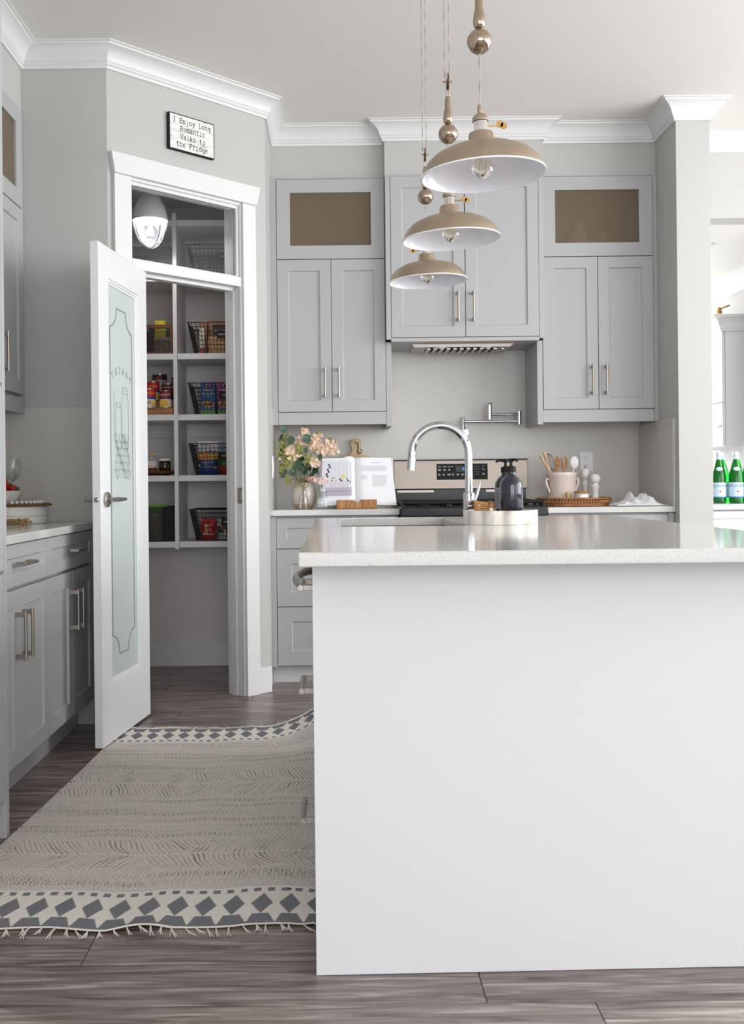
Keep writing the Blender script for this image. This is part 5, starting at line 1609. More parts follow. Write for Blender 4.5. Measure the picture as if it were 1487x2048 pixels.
pk = thing('carnation', 'frilly pale pink flower in the square glass bottle', 'flower', (-0.060, 5.600, CZ))
MB().tube([(0.005, 0, .008), (0, 0, .11), (-.003, -.005, .135)], .0014, 5).build('stem', 'stem_green', pk)
m = MB()
for k in range(50):
    floret(m, Vector((rf.gauss(0, .011), rf.gauss(-.006, .007), rf.gauss(.148, .005))), .012, rf)
mat('pink_pale', (234, 208, 200), 0.7)
tag(m.build('petals', 'pink_pale', pk, smooth=None), None, None, None, 'stuff')

# cookbook on its wooden stand
LEAN = R(-13)
BK = Matrix.Translation((0, 0.0, 0.012)) @ Matrix.Rotation(LEAN, 4, 'X')
st = thing('book_stand', 'small wooden cookbook stand with a notched lip', 'book stand', (0.118, 5.665, CZ))
m = MB().prism([(-.108, 0), (.112, 0), (.112, .048), (.024, .048), (.018, .036), (.008, .030), (-.002, .036), (-.010, .046), (-.104, .046)], -.046, -.028, 'y')
m.build('front_lip', 'warm_wood_grain', st, bevel=0.002)
MB().box(-.10, .105, -.0275, .085, 0, .010).build('base_board', 'warm_wood_grain', st, bevel=0.001)
m = MB(); m.M = Matrix.Translation((0, 0.032, 0.0105)) @ Matrix.Rotation(LEAN, 4, 'X')
m.box(-.09, .095, 0, .010, 0.004, .20).build('back_board', 'warm_wood_grain', st, bevel=0.001)
bk = thing('cookbook', 'open cookbook with a flower photograph and a recipe page', 'book', (0.118, 5.665, CZ))
BM = Matrix.Translation((0.0, -0.018, 0.0215)) @ Matrix.Rotation(LEAN, 4, 'X')
PW, PH = 0.19, 0.262
def bulge(t):     # page block: thick near the spine
    return 0.004 + 0.016 * math.sin(min(1, t * 5) * math.pi / 2) * (1 - t * 0.75) 
def page(sgn, w, name):
    m = MB(); m.M = BM
    n_ = 16
    F = []; Bk = []
    for i in range(n_ + 1):
        t = i / n_
        x = sgn * (0.001 + w * t)
        sh = 0.014 * t * (1 if sgn > 0 else 0.0)
        F.append((m.pt((x + sh, 0.026 - bulge(t), 0.002 - 0.004 * t)), m.pt((x - (0.012 * t if sgn > 0 else -0.003 * t), 0.026 - bulge(t), PH + (0.008 * math.sin(min(1, t * 3) * 3.14) if sgn < 0 else 0.0)))))
        Bk.append((m.pt((x + sh, 0.028, 0.002 - 0.004 * t)), m.pt((x - (0.012 * t if sgn > 0 else -0.003 * t), 0.028, PH))))
    for i in range(n_):
        q = (F[i][0], F[i + 1][0], F[i + 1][1], F[i][1]); q2 = (Bk[i][0], Bk[i + 1][0], Bk[i + 1][1], Bk[i][1])
        m.face(q if sgn > 0 else q[::-1]); m.face(q2[::-1] if sgn > 0 else q2)
        m.face((F[i][1], F[i + 1][1], Bk[i + 1][1], Bk[i][1])); m.face((Bk[i][0], Bk[i + 1][0], F[i + 1][0], F[i][0]))
    m.face((F[-1][0], Bk[-1][0], Bk[-1][1], F[-1][1])); m.face((F[0][0], Bk[0][0], Bk[0][1], F[0][1]))
    return m.build(name, 'paper', bk, smooth=30)
lp = page(-1, 0.182, 'left_page')
rp = page(1, 0.206, 'right_page')
mat('book_cover', (206, 204, 210), 0.5)
m = MB(); m.M = BM
m.box(-0.192, 0.208, 0.0285, 0.031, -0.002, PH - 0.004).build('cover', 'book_cover', bk)
def print_quad(mb, x0, x1, z0, z1, lift=0.0006):
    n_ = 8
    for i in range(n_):
        a, b = x0 + (x1 - x0) * i / n_, x0 + (x1 - x0) * (i + 1) / n_
        w = 0.182 if x0 < 0 else 0.206
        ya, yb = 0.026 - bulge(abs(a) / w) - lift, 0.026 - bulge(abs(b) / w) - lift
        mb.quad((a, ya, z0), (b, yb, z0), (b, yb, z1), (a, ya, z1))
def pp(x0, x1, z0, z1, rgb, name, par, lift=0.0006):
    cmat(rgb, 0.7)
    m = MB(); m.M = BM
    print_quad(m, x0, x1, z0, z1, lift)
    return m.build(name, 'print_%d_%d_%d' % rgb, par)
ph_ = pp(-0.175, -0.020, 0.050, 0.250, (226, 226, 234), 'photograph', lp)
pp(-0.165, -0.022, 0.050, 0.098, (186, 180, 196), 'print_band', lp, 0.0009)
pp(-0.165, -0.022, 0.076, 0.079, (150, 144, 160), 'print_band', lp, 0.0012)
for k in range(7):
    xx = -0.150 + k * 0.02
    pp(xx, xx + 0.007, 0.11, 0.235, (218, 217, 226), 'print_band', lp, 0.0009)
cmat((44, 56, 56)); cmat((226, 212, 120)); cmat((70, 84, 130)); cmat((232, 180, 172)); cmat((150, 160, 140))
def blob(x, z, r_, rgb, par=lp):
    w = 0.182
    m = MB(); m.M = BM
    y = 0.026 - bulge(abs(x) / w) - 0.0012
    m.lathe([(0, y - 0.0004), (r_, y), (r_, y + 0.001), (0, y + 0.001)], (x, 0, z), 8, 'y', cap=False)
    m.build('print_spot', 'print_%d_%d_%d' % rgb, par)
for k in range(7):
    blob(-0.160 + k * 0.0035 + (0.005 if k % 2 else -.003), 0.148 + k * 0.0125, 0.006, (44, 56, 56))
for x, z, r_, rgb in ((-.062, .160, .011, (226, 212, 120)), (-.070, .150, .006, (226, 212, 120)), (-.083, .142, .006, (70, 84, 130)), (-.076, .134, .005, (44, 56, 56)), (-.104, .134, .006, (232, 180, 172)), (-.047, .145, .004, (44, 56, 56)), (-.040, .135, .005, (44, 56, 56)), (-.030, .128, .004, (70, 84, 130)), (-.128, .136, .004, (44, 56, 56)), (-.122, .150, .005, (150, 160, 140)), (-.116, .156, .004, (226, 212, 120))):
    blob(x, z, r_, rgb)
m = MB(); m.M = BM
for x in (-.126, -.104, -.080, -.060, -.036):
    for dx in (-.006, .006):
        m.box(x + dx - .0004, x + dx + .0004, 0.026 - bulge(abs(x) / .182) - .0016, 0.026 - bulge(abs(x) / .182) - .0010, 0.100, 0.126)
tag(m.build('vase_outlines', 'grey_ink', lp), None, None, None, 'stuff')
m = MB(); m.M = BM
rl = random.Random(4)
print_quad(m, 0.085, 0.135, 0.232, 0.2345)
for blk, (xs, xe, zt_, nl) in enumerate(((.030, .172, .214, 6), (.030, .066, .162, 5), (.092, .172, .162, 10), (.092, .160, .112, 3))):
    for k in range(nl):
        z = zt_ - k * 0.0052
        print_quad(m, xs, xe - (rl.uniform(0, .02) if k == nl - 1 else rl.uniform(0, .006)), z, z + 0.0014)
mat('text_ink', (168, 168, 176), 0.8)
tag(m.build('recipe_text', 'text_ink', rp), None, None, None, 'stuff')

# cutting board leaning behind the book
cb = thing('cutting_board', 'pale mango-wood cutting board with a leather loop behind the cookbook', 'cutting board', (0.130, 6.035, CZ))
CM = Matrix.Rotation(R(-4), 4, 'X')
m = MB(); m.M = CM
out = [(-.085, .002), (.085, .002), (.088, .28), (.080, .292), (.050, .298)]
out += [(.030, .306), (.022, .318), (.022, .334), (.030, .355), (.033, .372), (.026, .388), (.0, .394), (-.024, .388), (-.034, .372), (-.032, .355), (-.024, .334), (-.026, .318), (-.034, .306), (-.052, .298), (-.082, .292), (-.088, .28)]
m.prism(out, -.008, .008, 'y')
m.build('board', 'pale_wood', cb, bevel=0.003)
m = MB(); m.M = CM
mat('leather', (128, 92, 66), 0.6)
m.tube([(-.004, -.010, .372), (.012, -.011, .366), (.014, -.011, .345), (.010, -.011, .318), (.018, -.012, .305), (.032, -.012, .310), (.034, -.011, .325), (.026, -.010, .332)], .0032, 6)
m.build('leather_loop', 'leather', cb)

# ================================================================== RIGHT OF THE RANGE: WOODEN TRAY, CROCK, MILLS
ty = thing('wooden_tray', 'round wooden tray with a beaded rim right of the range', 'tray', (1.318, 5.78, CZ))
MB().lathe([(0, 0), (.185, 0), (.188, .003), (.188, .010), (.192, .014), (.192, .017), (0, .017)], (0, 0, 0), 56, cap=False).build('tray_base', 'warm_wood', ty)
MB().lathe([(.188, .0172), (.193, .0172), (.193, .034), (.188, .034)], (0, 0, 0), 56, cap=False).lathe([(.186, .034), (.200, .034), (.205, .038), (.205, .042), (.198, .046), (.188, .045), (.186, .040)], (0, 0, 0), 56, cap=False).build('tray_rim', 'warm_wood', ty)
m = MB()
for k in range(76):
    a = 2 * math.pi * k / 76
    m.ball((.197 * math.cos(a), .197 * math.sin(a), .0255), .0078, 6, 1, 1, 1.05)
tag(m.build('beads', 'warm_wood', ty), None, None, None, 'stuff')
TZ = CZ + 0.0175
ck = thing('utensil_crock', 'cream stoneware crock with two curled handles on the wooden tray', 'crock', (1.257, 5.80, TZ))
MB().lathe([(0, 0), (.074, 0), (.078, .004), (.079, .140), (.083, .146), (.084, .160), (.081, .166), (.076, .166), (.073, .158), (.072, .012), (0, .010)], (0, 0, 0), 40, cap=False).build('crock_body', 'cream_ceramic', ck)
for s, yy in ((-1, -0.03), (1, 0.0)):
    base = Vector((s * .076, yy, 0))
    m = MB().tube([base + Vector(q) for q in ((s * .0, 0, .128), (s * .010, -.004, .132), (s * .016, -.006, .120), (s * .014, -.008, .100), (s * .004, -.012 if s < 0 else -.004, .075), (s * -.001, -.022 if s < 0 else -.004, .055))], [.006, .0065, .0065, .006, .0055, .005], 8)
    m.build('handle', 'cream_ceramic', ck)
UC = Vector((1.257, 5.80, TZ + 0.166))
def utensil(name, lab, mt, base, tip, rad, head=None):
    r = thing(name, lab, 'utensil', tuple(UC - Vector((0, 0, 0.150))), 0, 'utensils in the cream crock')
    b, t = Vector(base), Vector(tip) + Vector((0, 0, .150))
    MB().tube([b, t], rad, 8).build('handle', mt, r)
    return r, t
K = 0.000687
def uq(cx, cy): return ((cx - 370) * K, (340 - cy) * K)
x_, z_ = uq(195, 200)
utensil('wooden_stick', 'pale wooden stick leaning farthest left in the crock', 'pale_wood', (.02, .0, .012), (x_, -.02, z_), [.0055, .007])
x_, z_ = uq(232, 172)
utensil('wooden_stick', 'pale wooden stick second from the left in the crock', 'pale_wood', (-.02, .02, .012), (x_, .0, z_), [.0055, .008])
w_, t_ = utensil('whisk', 'gold wire whisk in the cream crock', 'key_brass', (-.005, .03, .012), (uq(320, 325)[0], .045, uq(320, 325)[1]), .004)
for k in range(5):
    a = math.pi * k / 5
    MB().tube([t_ + Vector((.024 * math.sin(q) * math.cos(a) - .028 * (1 - math.cos(q)) * .5 , .024 * math.sin(q) * math.sin(a), .048 * (1 - math.cos(q)))) for q in [i * 2 * math.pi / 16 for i in range(17)]], .0009, 5).build('whisk_wire', 'key_brass', w_)
r_, t_ = utensil('wooden_spatula', 'brown wooden spatula in the cream crock', 'warm_wood', (-.01, -.02, .012), (uq(336, 320)[0], -.01, uq(336, 320)[1]), .005)
m = MB(); m.M = Matrix.Translation(t_)
m.prism([(-.006, -.01), (.006, -.01), (.013, .02), (.012, .055), (.004, .074), (-.004, .076), (-.010, .062), (-.013, .02)], -.003, .003, 'y').build('blade', 'warm_wood', r_, bevel=.001)
r_, t_ = utensil('wooden_fork', 'brown wooden fork with two wide prongs in the cream crock', 'warm_wood', (.02, -.02, .012), (uq(388, 320)[0], -.012, uq(388, 320)[1]), .005)
m = MB(); m.M = Matrix.Translation(t_)
m.prism([(-.006, -.01), (.006, -.01), (.020, .015), (.021, .050), (.012, .074), (.004, .072), (.006, .040), (.002, .020), (-.002, .022), (-.006, .050), (-.010, .070), (-.018, .066), (-.016, .015)], -.003, .003, 'y').build('prongs', 'warm_wood', r_, bevel=.001)
r_, t_ = utensil('ceramic_spoon', 'white spoon leaning right in the cream crock', 'white_ceramic', (.02, .02, .012), (uq(472, 315)[0], .01, uq(472, 315)[1]), .0045)
MB().ball(t_ + Vector((.004, 0, .038)), .026, 16, .95, .22, 1.35).tube([t_, t_ + Vector((.002, 0, .012))], .005, 8).build('spoon_bowl', 'white_ceramic', r_)
def mill(x, y, h, lab, metal):
    r = thing('pepper_mill', lab, 'mill', (x, y, TZ), 0, 'white mills on the wooden tray')
    s = h / .20
    MB().lathe([(0, 0), (.027, 0), (.028, .006), (.027, .020), (.020, .034), (.017, .055), (.019, .080), (.024, .098), (.024, .104), (.018, .110), (.018, .120), (.022, .126), (0, .127)], (0, 0, 0), 24, cap=False)
    a = MB().lathe([(q * 1.0, w * s) for q, w in [(0, 0), (.027, 0), (.028, .006), (.027, .020), (.020, .034), (.017, .055), (.019, .080), (.024, .098), (.024, .104), (.018, .110), (.018, .120), (.0225, .126), (0, .127)]], (0, 0, 0), 24, cap=False)
    a.build('mill_body', 'white_ceramic', r)
    MB().lathe([(0, .1275 * s), (.022, .128 * s), (.027, .140 * s), (.029, .153 * s), (.026, .168 * s), (.016, .180 * s), (0, .183 * s)], (0, 0, 0), 24, cap=False).build('mill_head', 'white_ceramic', r)
    MB().lathe([(0, .1832 * s), (.004, .1832 * s), (.006, .190 * s), (.005, .197 * s), (0, .199 * s)], (0, 0, 0), 12, cap=False).build('mill_knob', 'steel', r)
mill(1.404, 5.865, .208, 'taller white mill in front of the socket', 1)
mill(1.443, 5.80, .172, 'shorter white mill at the right of the wooden tray', 1)
cd_ = thing('candle_jar', 'small glass candle jar with a wooden lid on the wooden tray', 'candle', (1.332, 5.655, TZ))
mat('candle_wax', (222, 214, 200), 0.5)
MB().lathe([(0, 0), (.037, 0), (.039, .003), (.039, .050), (0, .051)], (0, 0, 0), 28, cap=False).build('jar_body', 'candle_wax', cd_)
MB().lathe([(0, .0515), (.040, .0515), (.041, .054), (.041, .060), (.039, .062), (0, .062)], (0, 0, 0), 28, cap=False).build('lid', 'warm_wood', cd_)
m = MB()
for i in range(6):
    a0, a1 = R(-22 + i * 10), R(-22 + (i + 1) * 10)
    m.quad((.0394 * math.sin(a0), -.0394 * math.cos(a0), .010), (.0394 * math.sin(a1), -.0394 * math.cos(a1), .010), (.0394 * math.sin(a1), -.0394 * math.cos(a1), .042), (.0394 * math.sin(a0), -.0394 * math.cos(a0), .042))
lb_ = m.build('label', 'paper', cd_)
MB().box(-.006, .012, -.0402, -.0397, .026, .029).build('label_print', 'ink', lb_)
vl = thing('corked_vial', 'small corked glass vial on the wooden tray', 'vial', (1.257, 5.650, TZ))
MB().lathe([(0, .001), (.011, 0), (.012, .002), (.012, .026), (.008, .032), (.008, .036)], (0, 0, 0), 16, cap=False).build('glass', 'thin_glass', vl)
MB().lathe([(0, .0015), (.0105, .0015), (.0105, .012), (0, .012)], (0, 0, 0), 14, cap=False).build('matches', 'pale_wood', vl)
cmat((196, 150, 92))
MB().lathe([(0, .030), (.0075, .030), (.0075, .0365), (.011, .037), (.012, .056), (0, .057)], (0, 0, 0), 16, cap=False).build('cork', 'print_196_150_92', vl)

# crumpled tea towel
nx_, ny_ = 60, 46
xs = np.linspace(0, 1, nx_); ys = np.linspace(0, 1, ny_)
m = MB()
gi = []
def th_(u, v):
    a = math.exp(-abs(u - .40 - .12 * (v - .5)) / .085 - ((v - .55) / .32) ** 2) * .062
    b = math.exp(-abs(u - .64 + .15 * (v - .5)) / .075 - ((v - .5) / .36) ** 2) * .056
    c_ = math.exp(-abs(u - .84 - .2 * (v - .5)) / .07 - ((v - .45) / .3) ** 2) * .034 + math.exp(-abs(u - .18 + .2 * v) / .05 - ((v - .4) / .3) ** 2) * .016
    w = .006 * abs(math.sin(u * 19 + v * 6)) + .004 * abs(math.sin(v * 17 - u * 8))
    e = min(1, u * 6, (1 - u) * 6, v * 5, (1 - v) * 5)
    return 0.0035 + (a + b + c_ + w) * max(0, e) 
for j, v in enumerate(ys):
    row = []
    for i, u in enumerate(xs):
        x = 1.478 + .27 * u + .016 * math.sin(v * 5 + u * 3) * (1 if .1 < u < .9 else .5)
        x = min(x, 1.757)
        y = 5.475 + .235 * v + .014 * math.sin(u * 8)
        if (x - 1.318) ** 2 + (y - 5.78) ** 2 < .2135 ** 2:
            d_ = Vector((x - 1.318, y - 5.78)); d_ = d_.normalized() * .2135
            x, y = 1.318 + d_.x, 5.78 + d_.y
        row.append(m.pt((x, y, CZ + th_(u, v))))
    gi.append(row)
for A_, B_ in zip(gi, gi[1:]):
    for i in range(nx_ - 1):
        m.face((A_[i], A_[i + 1], B_[i + 1], B_[i]))
tw_ = m.build('tea_towel', 'towel', None, smooth=180)
so = tw_.modifiers.new('thick', 'SOLIDIFY'); so.thickness = 0.002; so.offset = 1
tag(tw_, 'crumpled white tea towel on the worktop by the column', 'towel')

# ================================================================== LEFT WORKTOP THINGS
LZ = 0.8945
bx_ = thing('cake_box', 'low round white lidded box on the left worktop', 'box', (-1.365, 4.47, LZ))
mat('matte_white', (232, 230, 224), 0.5)
MB().lathe([(0, 0), (.136, 0), (.139, .003), (.139, .030), (.137, .032), (0, .032)], (0, 0, 0), 48, cap=False).build('box_base', 'matte_white', bx_)
MB().lathe([(0, .0325), (.137, .0325), (.140, .034), (.140, .070), (.137, .073), (0, .073)], (0, 0, 0), 48, cap=False).build('box_lid', 'matte_white', bx_)
pt_ = thing('wood_platter', 'thin dark gold twig-edged platter on the white round box', 'platter', (-1.365, 4.47, LZ + 0.0735))
mat('gold_brown', (128, 96, 54), 0.5, 0.3, var=0.3, vscale=60)
MB().lathe([(0, 0), (.120, 0), (.150, .004), (.150, .007), (0, .007)], (0, 0, 0), 40, cap=False).build('platter_plate', 'gold_brown', pt_)
m = MB()
for q in range(3):
    m.tube([((.153 + .006 * math.sin(k * 1.7 + q * 2)) * math.cos(k * 2 * math.pi / 60), (.153 + .006 * math.sin(k * 1.7 + q * 2)) * math.sin(k * 2 * math.pi / 60), .006 + .004 * math.cos(k * 2.3 + q * 2)) for k in range(60)], .0035, 5, closed=True)
tag(m.build('twig_rim', 'gold_brown', pt_), None, None, None, 'stuff')
PZ = LZ + 0.0735 + 0.0075
bw_ = thing('berry_bowl', 'small ribbed white bowl of strawberries', 'bowl', (-1.385, 4.455, PZ))
m = MB()
n = 48
rings = []
for r_, z_ in [(.030, 0), (.036, .004), (.050, .022), (.060, .044), (.066, .058), (.062, .058), (.056, .044), (.046, .024), (.030, .008)]:
    rings.append([m.pt(((r_ * (1 + .025 * math.cos(j * math.pi))) * math.cos(2 * math.pi * j / n), (r_ * (1 + .025 * math.cos(j * math.pi))) * math.sin(2 * math.pi * j / n), z_)) for j in range(n)])
for A_, B_ in zip(rings, rings[1:]):
    for j in range(n):
        m.face((A_[j], A_[(j + 1) % n], B_[(j + 1) % n], B_[j]))
m.face(rings[0][::-1]); m.face(rings[-1])
m.build('bowl_body', 'white_ceramic', bw_, smooth=60)
mat('berry_red', (196, 36, 24), 0.35, var=0.2, vscale=80)
mat('berry_leaf', (70, 104, 42), 0.6)
def berry(p, rot, lab):
    r = thing('strawberry', lab, 'strawberry', p, 0, 'strawberries in the ribbed bowl')
    r.rotation_euler = rot
    MB().lathe([(0, -.030), (.006, -.027), (.014, -.012), (.0175, .004), (.015, .013), (.006, .017), (0, .017)], (0, 0, 0), 18, cap=False).build('fruit', 'berry_red', r, smooth=80)
    m = MB()
    for k in range(7):
        a = k * 2 * math.pi / 7
        d = Vector((math.cos(a), math.sin(a), 0)); s = Vector((-math.sin(a), math.cos(a), 0))
        m.poly([Vector((0, 0, .017)), d * .010 + s * .0045 + Vector((0, 0, .0195)), d * .021 + Vector((0, 0, .017 + .006 * (k % 2))), d * .010 - s * .0045 + Vector((0, 0, .0195))])
    m.tube([(0, 0, .017), (.002, 0, .027)], .001, 5)
    m.build('calyx', 'berry_leaf', r, smooth=None)
bz = PZ + .058
berry((-1.352, 4.440, bz + .006), (R(100), 0, R(60)), 'strawberry at the right rim of the bowl')
berry((-1.392, 4.425, bz + .004), (R(70), 0, R(-20)), 'strawberry at the front of the bowl')
berry((-1.385, 4.475, bz + .010), (R(20), R(30), 0), 'strawberry standing at the back of the bowl')
berry((-1.395, 4.447, bz + .034), (R(25), R(-15), 0), 'topmost strawberry with upright green leaves')
gd = thing('bead_garland', 'string of white wooden beads lying on the platter', 'garland', (-1.365, 4.47, PZ))
for k in range(13):
    a = R(-75 + k * 9.5)
    MB().ball((.118 * math.cos(a), .118 * math.sin(a), .0085), .0082, 12).build('bead', 'white_ceramic', gd)
gl = thing('wine_glass', 'clear wine glass behind the berry bowl', 'glass', (-1.393, 4.560, PZ))
MB().lathe([(0, .002), (.027, .001), (.027, 0.0), (.004, .006), (.003, .095), (.010, .102), (.026, .112), (.036, .135), (.037, .165), (.033, .205), (.0325, .205)], (0, 0, 0), 28, cap=False).build('glass_body', 'thin_glass', gl)
ts = thing('jute_tassel', 'tan jute tassel lying in front of the white round box', 'tassel', (-1.29, 4.285, LZ))
mat('jute', (176, 142, 104), 0.9, var=0.2, vscale=200)
m = MB()
for k in range(46):
    y = rf.gauss(0, .014); z = abs(rf.gauss(0, .007)) + .002
    m.tube([(-.10, y * .3, z * .5 + .008), (-.03, y * .8, z * .9 + .006), (.03 + rf.uniform(-.01, .012), y * 1.5, max(.0015, z - .001))], .0018, 4)
for k in range(36):
    m.ball((.026 + rf.uniform(-.022, .018), rf.gauss(0, .022), rf.uniform(.004, .024)), .0050, 5)
m.ball((-.075, 0, .011), .010, 10)
tag(m.build('strands', 'jute', ts), None, None, None, 'stuff')

# ================================================================== RUG
RW, RL = 0.935, 2.03
nx, ny = 400, 900
A = np.linspace(0, RW, nx); B = np.linspace(0, RL, ny)
a, b = np.meshgrid(A, B)
fld = np.ones((ny, nx, 3)) * np.array(lin(222, 215, 207)[:3])
rgn = np.random.RandomState(3)
ivory = np.array(lin(236, 231, 221)[:3]); grey = np.array(lin(128, 129, 134)[:3]); dark = np.array(lin(120, 116, 112)[:3]); line_ = np.array(lin(112, 108, 104)[:3])
def paint(mask, c, s=1.0):
    mk = (mask.astype(float) * s)[..., None]
    fld[:] = fld * (1 - mk) + c * mk
aw = a + 0.004 * np.sin(b * 7) + 0.002 * np.sin(b * 23)     # hand-printed wobble
bw2 = b + 0.003 * np.sin(a * 9) + 0.0015 * np.sin(a * 31)
per = 0.0695
for e in (bw2, RL - bw2):
    paint(e < 0.235, ivory)
    ph = (aw / per) % 1.0 - 0.5
    # dark scalloped hem: trapezoids with pale tulip notches
    top_w = 0.50 - np.clip((e - 0.010) / 0.050, 0, 1) * 0.20
    paint((e > 0.006) & (e < 0.064) & (np.abs(ph) < np.where(e < 0.016, 0.5, top_w)), grey)
    paint((np.abs(ph) * per / 0.0275 + np.abs(e - 0.126) / 0.062) < 1.0, grey)
    ph2 = (aw / (per / 2)) % 1.0 - 0.5
    paint((np.abs(ph2) < 0.26) & (np.abs(e - 0.212) < 0.011), grey)
f0, f1 = 0.235, RL - 0.235
def inb(y0, y1): return (bw2 > y0) & (bw2 < y1)
# chevron bands: bundles of slanted hand-drawn strokes meeting in zigzags
for y0, y1, jit in ((0.385, 0.615, 0.0), (1.05, 1.36, 1.3)):
    hgt = (y1 - y0) / 2
    t = (bw2 - y0) / (2 * hgt)
    v = np.abs(2 * t - 1)                                        # 0 on the spine, 1 at the band edges
    seg = np.sin(aw * 6.4 + jit * 2.1 + 0.6 * np.sin(bw2 * 30))
    flip = np.where(seg > -0.25, 1.0, -1.0)                      # arrows point right, now and then left
    s_ = aw + flip * v * 0.062 + 0.004 * np.sin(v * 5 + aw * 17) + 0.003 * np.sin(bw2 * 60)
    st = (s_ / 0.0150) % 1.0
    cell = np.floor(s_ / 0.0150)
    wdt = 0.26 + 0.14 * np.sin(cell * 2.4) * np.sin(cell * 0.9 + jit) + 0.05 * np.sin(v * 7 + cell)
    ink_ = 0.45 + 0.5 * (0.5 + 0.5 * np.sin(cell * 0.55 + jit)) * (0.6 + 0.4 * np.sin(v * 4 + cell))
    wavy = 0.018 * np.sin(aw * 40 + jit)
    paint((t > 0.02 + wavy) & (t < 0.98 + wavy) & (v > 0.05) & (st < wdt), line_, np.clip(ink_, 0.25, 0.95))
# rows of small lozenges and bars
rows = [0.285, 0.315, 0.345, 0.66, 0.70, 0.74, 0.80, 0.865, 0.90, 0.94, 1.00, 1.40, 1.435, 1.50, 1.55, 1.60, 1.66, 1.70, 1.74]
for i, y in enumerate(rows):
    if y > f1: continue
    p = (aw / 0.031 + i * 0.37) % 1.0
    d = np.abs(bw2 - y)
    loz = np.abs((np.abs(p - 0.35) * 0.031) / 0.007 + d / 0.011 - 1.0)
    fade = 0.35 + 0.5 * np.clip(np.sin(aw * 6 + i * 1.7) + 0.5, 0, 1)
    paint((loz < 0.24) & (d < 0.013), line_, fade)
    paint((np.abs(p - 0.85) * 0.031 < 0.0016) & (d < 0.011), line_, fade)
    paint((np.abs(d - 0.0155) < 0.0011), line_, fade * 0.7)
# stippled rows
st_ = ((np.floor(aw / 0.006) + np.floor(bw2 / 0.008)) % 2 == 0) & ((aw / 0.006) % 1 < 0.55) & ((bw2 / 0.008) % 1 < 0.5)
paint(st_ & (inb(f0, 0.265) | inb(0.365, 0.385) | inb(0.615, 0.64) | inb(0.765, 0.785) | inb(0.825, 0.85) | inb(0.965, 0.985) | inb(1.03, 1.055) | inb(1.35, 1.38) | inb(1.46, 1.485) | inb(1.62, 1.645) | inb(1.76, f1)), dark, 0.7)
fld *= (1 + 0.05 * rgn.randn(ny, nx, 1))
fld *= (0.97 + 0.05 * np.sin(b * 1400)[..., None])
# geometry
sm = lambda t: np.clip(t, 0, 1) ** 2 * (3 - 2 * np.clip(t, 0, 1))
X = -0.985 + a + 0.055 * sm(b / RL) * (1 - a / RW) - 0.006 * np.sin(b * 3.1) * (1 - a / RW)
far = sm((b - 1.2) / 0.83)
Y = 2.475 + b + 0.010 * np.sin(a * 10) + 0.006 * np.sin(a * 23 + 1) + 0.008 * a + far * 0.20 * sm((a - 0.62) / 0.30)
wav = 0.0016 * np.sin(a * 12 + 1) * np.sin(b * 4) + 0.0022 * np.sin(a * 5 + b * 3)
nearw = np.exp(-b / 0.07)
Z = 0.004 + np.abs(wav) + nearw * 0.006 * np.clip(np.sin(a * 27) + np.sin(a * 14 + 1), 0, 2) + far * 0.055 * sm((a - 0.74) / 0.20) ** 2
farw = np.exp(-(RL - b) / 0.05)
Z += farw * 0.003 * np.clip(np.sin(a * 33), 0, 1)
co = np.stack([X, Y, Z], -1).reshape(-1, 3)
I = np.arange(nx * ny).reshape(ny, nx)
q = np.stack([I[:-1, :-1], I[:-1, 1:], I[1:, 1:], I[1:, :-1]], -1).reshape(-1, 4)
me = bpy.data.meshes.new('rug_weave')
me.vertices.add(len(co)); me.vertices.foreach_set('co', co.astype(np.float32).ravel())
me.loops.add(q.size); me.loops.foreach_set('vertex_index', q.astype(np.int32).ravel())
me.polygons.add(len(q)); me.polygons.foreach_set('loop_start', np.arange(0, q.size, 4, dtype=np.int32)); me.polygons.foreach_set('loop_total', np.full(len(q), 4, dtype=np.int32))
me.polygons.foreach_set('use_smooth', np.ones(len(q), dtype=bool))
me.update(calc_edges=True)
at_ = me.color_attributes.new('print', 'FLOAT_COLOR', 'POINT')
rgba = np.ones((nx * ny, 4), dtype=np.float32); rgba[:, :3] = np.clip(fld.reshape(-1, 3), 0, 1)
at_.data.foreach_set('color', rgba.ravel())
rm = bpy.data.materials.new('rug_print'); rm.use_nodes = True
nt = rm.node_tree
an = nt.nodes.new('ShaderNodeAttribute'); an.attribute_name = 'print'
nt.links.new(an.outputs['Color'], nt.nodes['Principled BSDF'].inputs['Base Color'])
nt.nodes['Principled BSDF'].inputs['Roughness'].default_value = 0.95
nt.nodes['Principled BSDF'].inputs['Specular IOR Level'].default_value = 0.1
me.materials.append(rm)
rug = thing('rug', 'flat-woven cream rug with grey diamond borders beside the island', 'rug', (-0.52, 3.49, 0.0))
ro = bpy.data.objects.new('weave', me); COL.objects.link(ro); ro.parent = rug
me.transform(Matrix.Translation((0.52, -3.49, 0)))
mat('fringe', (222, 216, 204), 0.95)
def tassel_mb(seed):
    rr = random.Random(seed)
    m = MB()
    L = rr.uniform(.040, .062)
    bend = rr.uniform(-.022, .022)
    for k in range(5):
        s = rr.uniform(-.006, .006); l2 = L * rr.uniform(.8, 1.05)
        m.tube([(0, .004, .004), (bend * .25 + s * .2, -l2 * .35, .0045), (bend * .6 + s * .8, -l2 * .7, .003), (bend + s * 1.6, -l2, .0018)], [.0016, .0017, .0014, .0006], 4)
    return m
tv = []
for k in range(6):
    o = tassel_mb(k).build('tassel', 'fringe', rug)
    tv.append(o)
def pos(i_, far_):
    j_ = ny - 1 if far_ else 0
    return Vector((X[j_, i_] + 0.52, Y[j_, i_] - 3.49, Z[j_, i_] - 0.003))
rt = random.Random(9)
first = set(range(6))
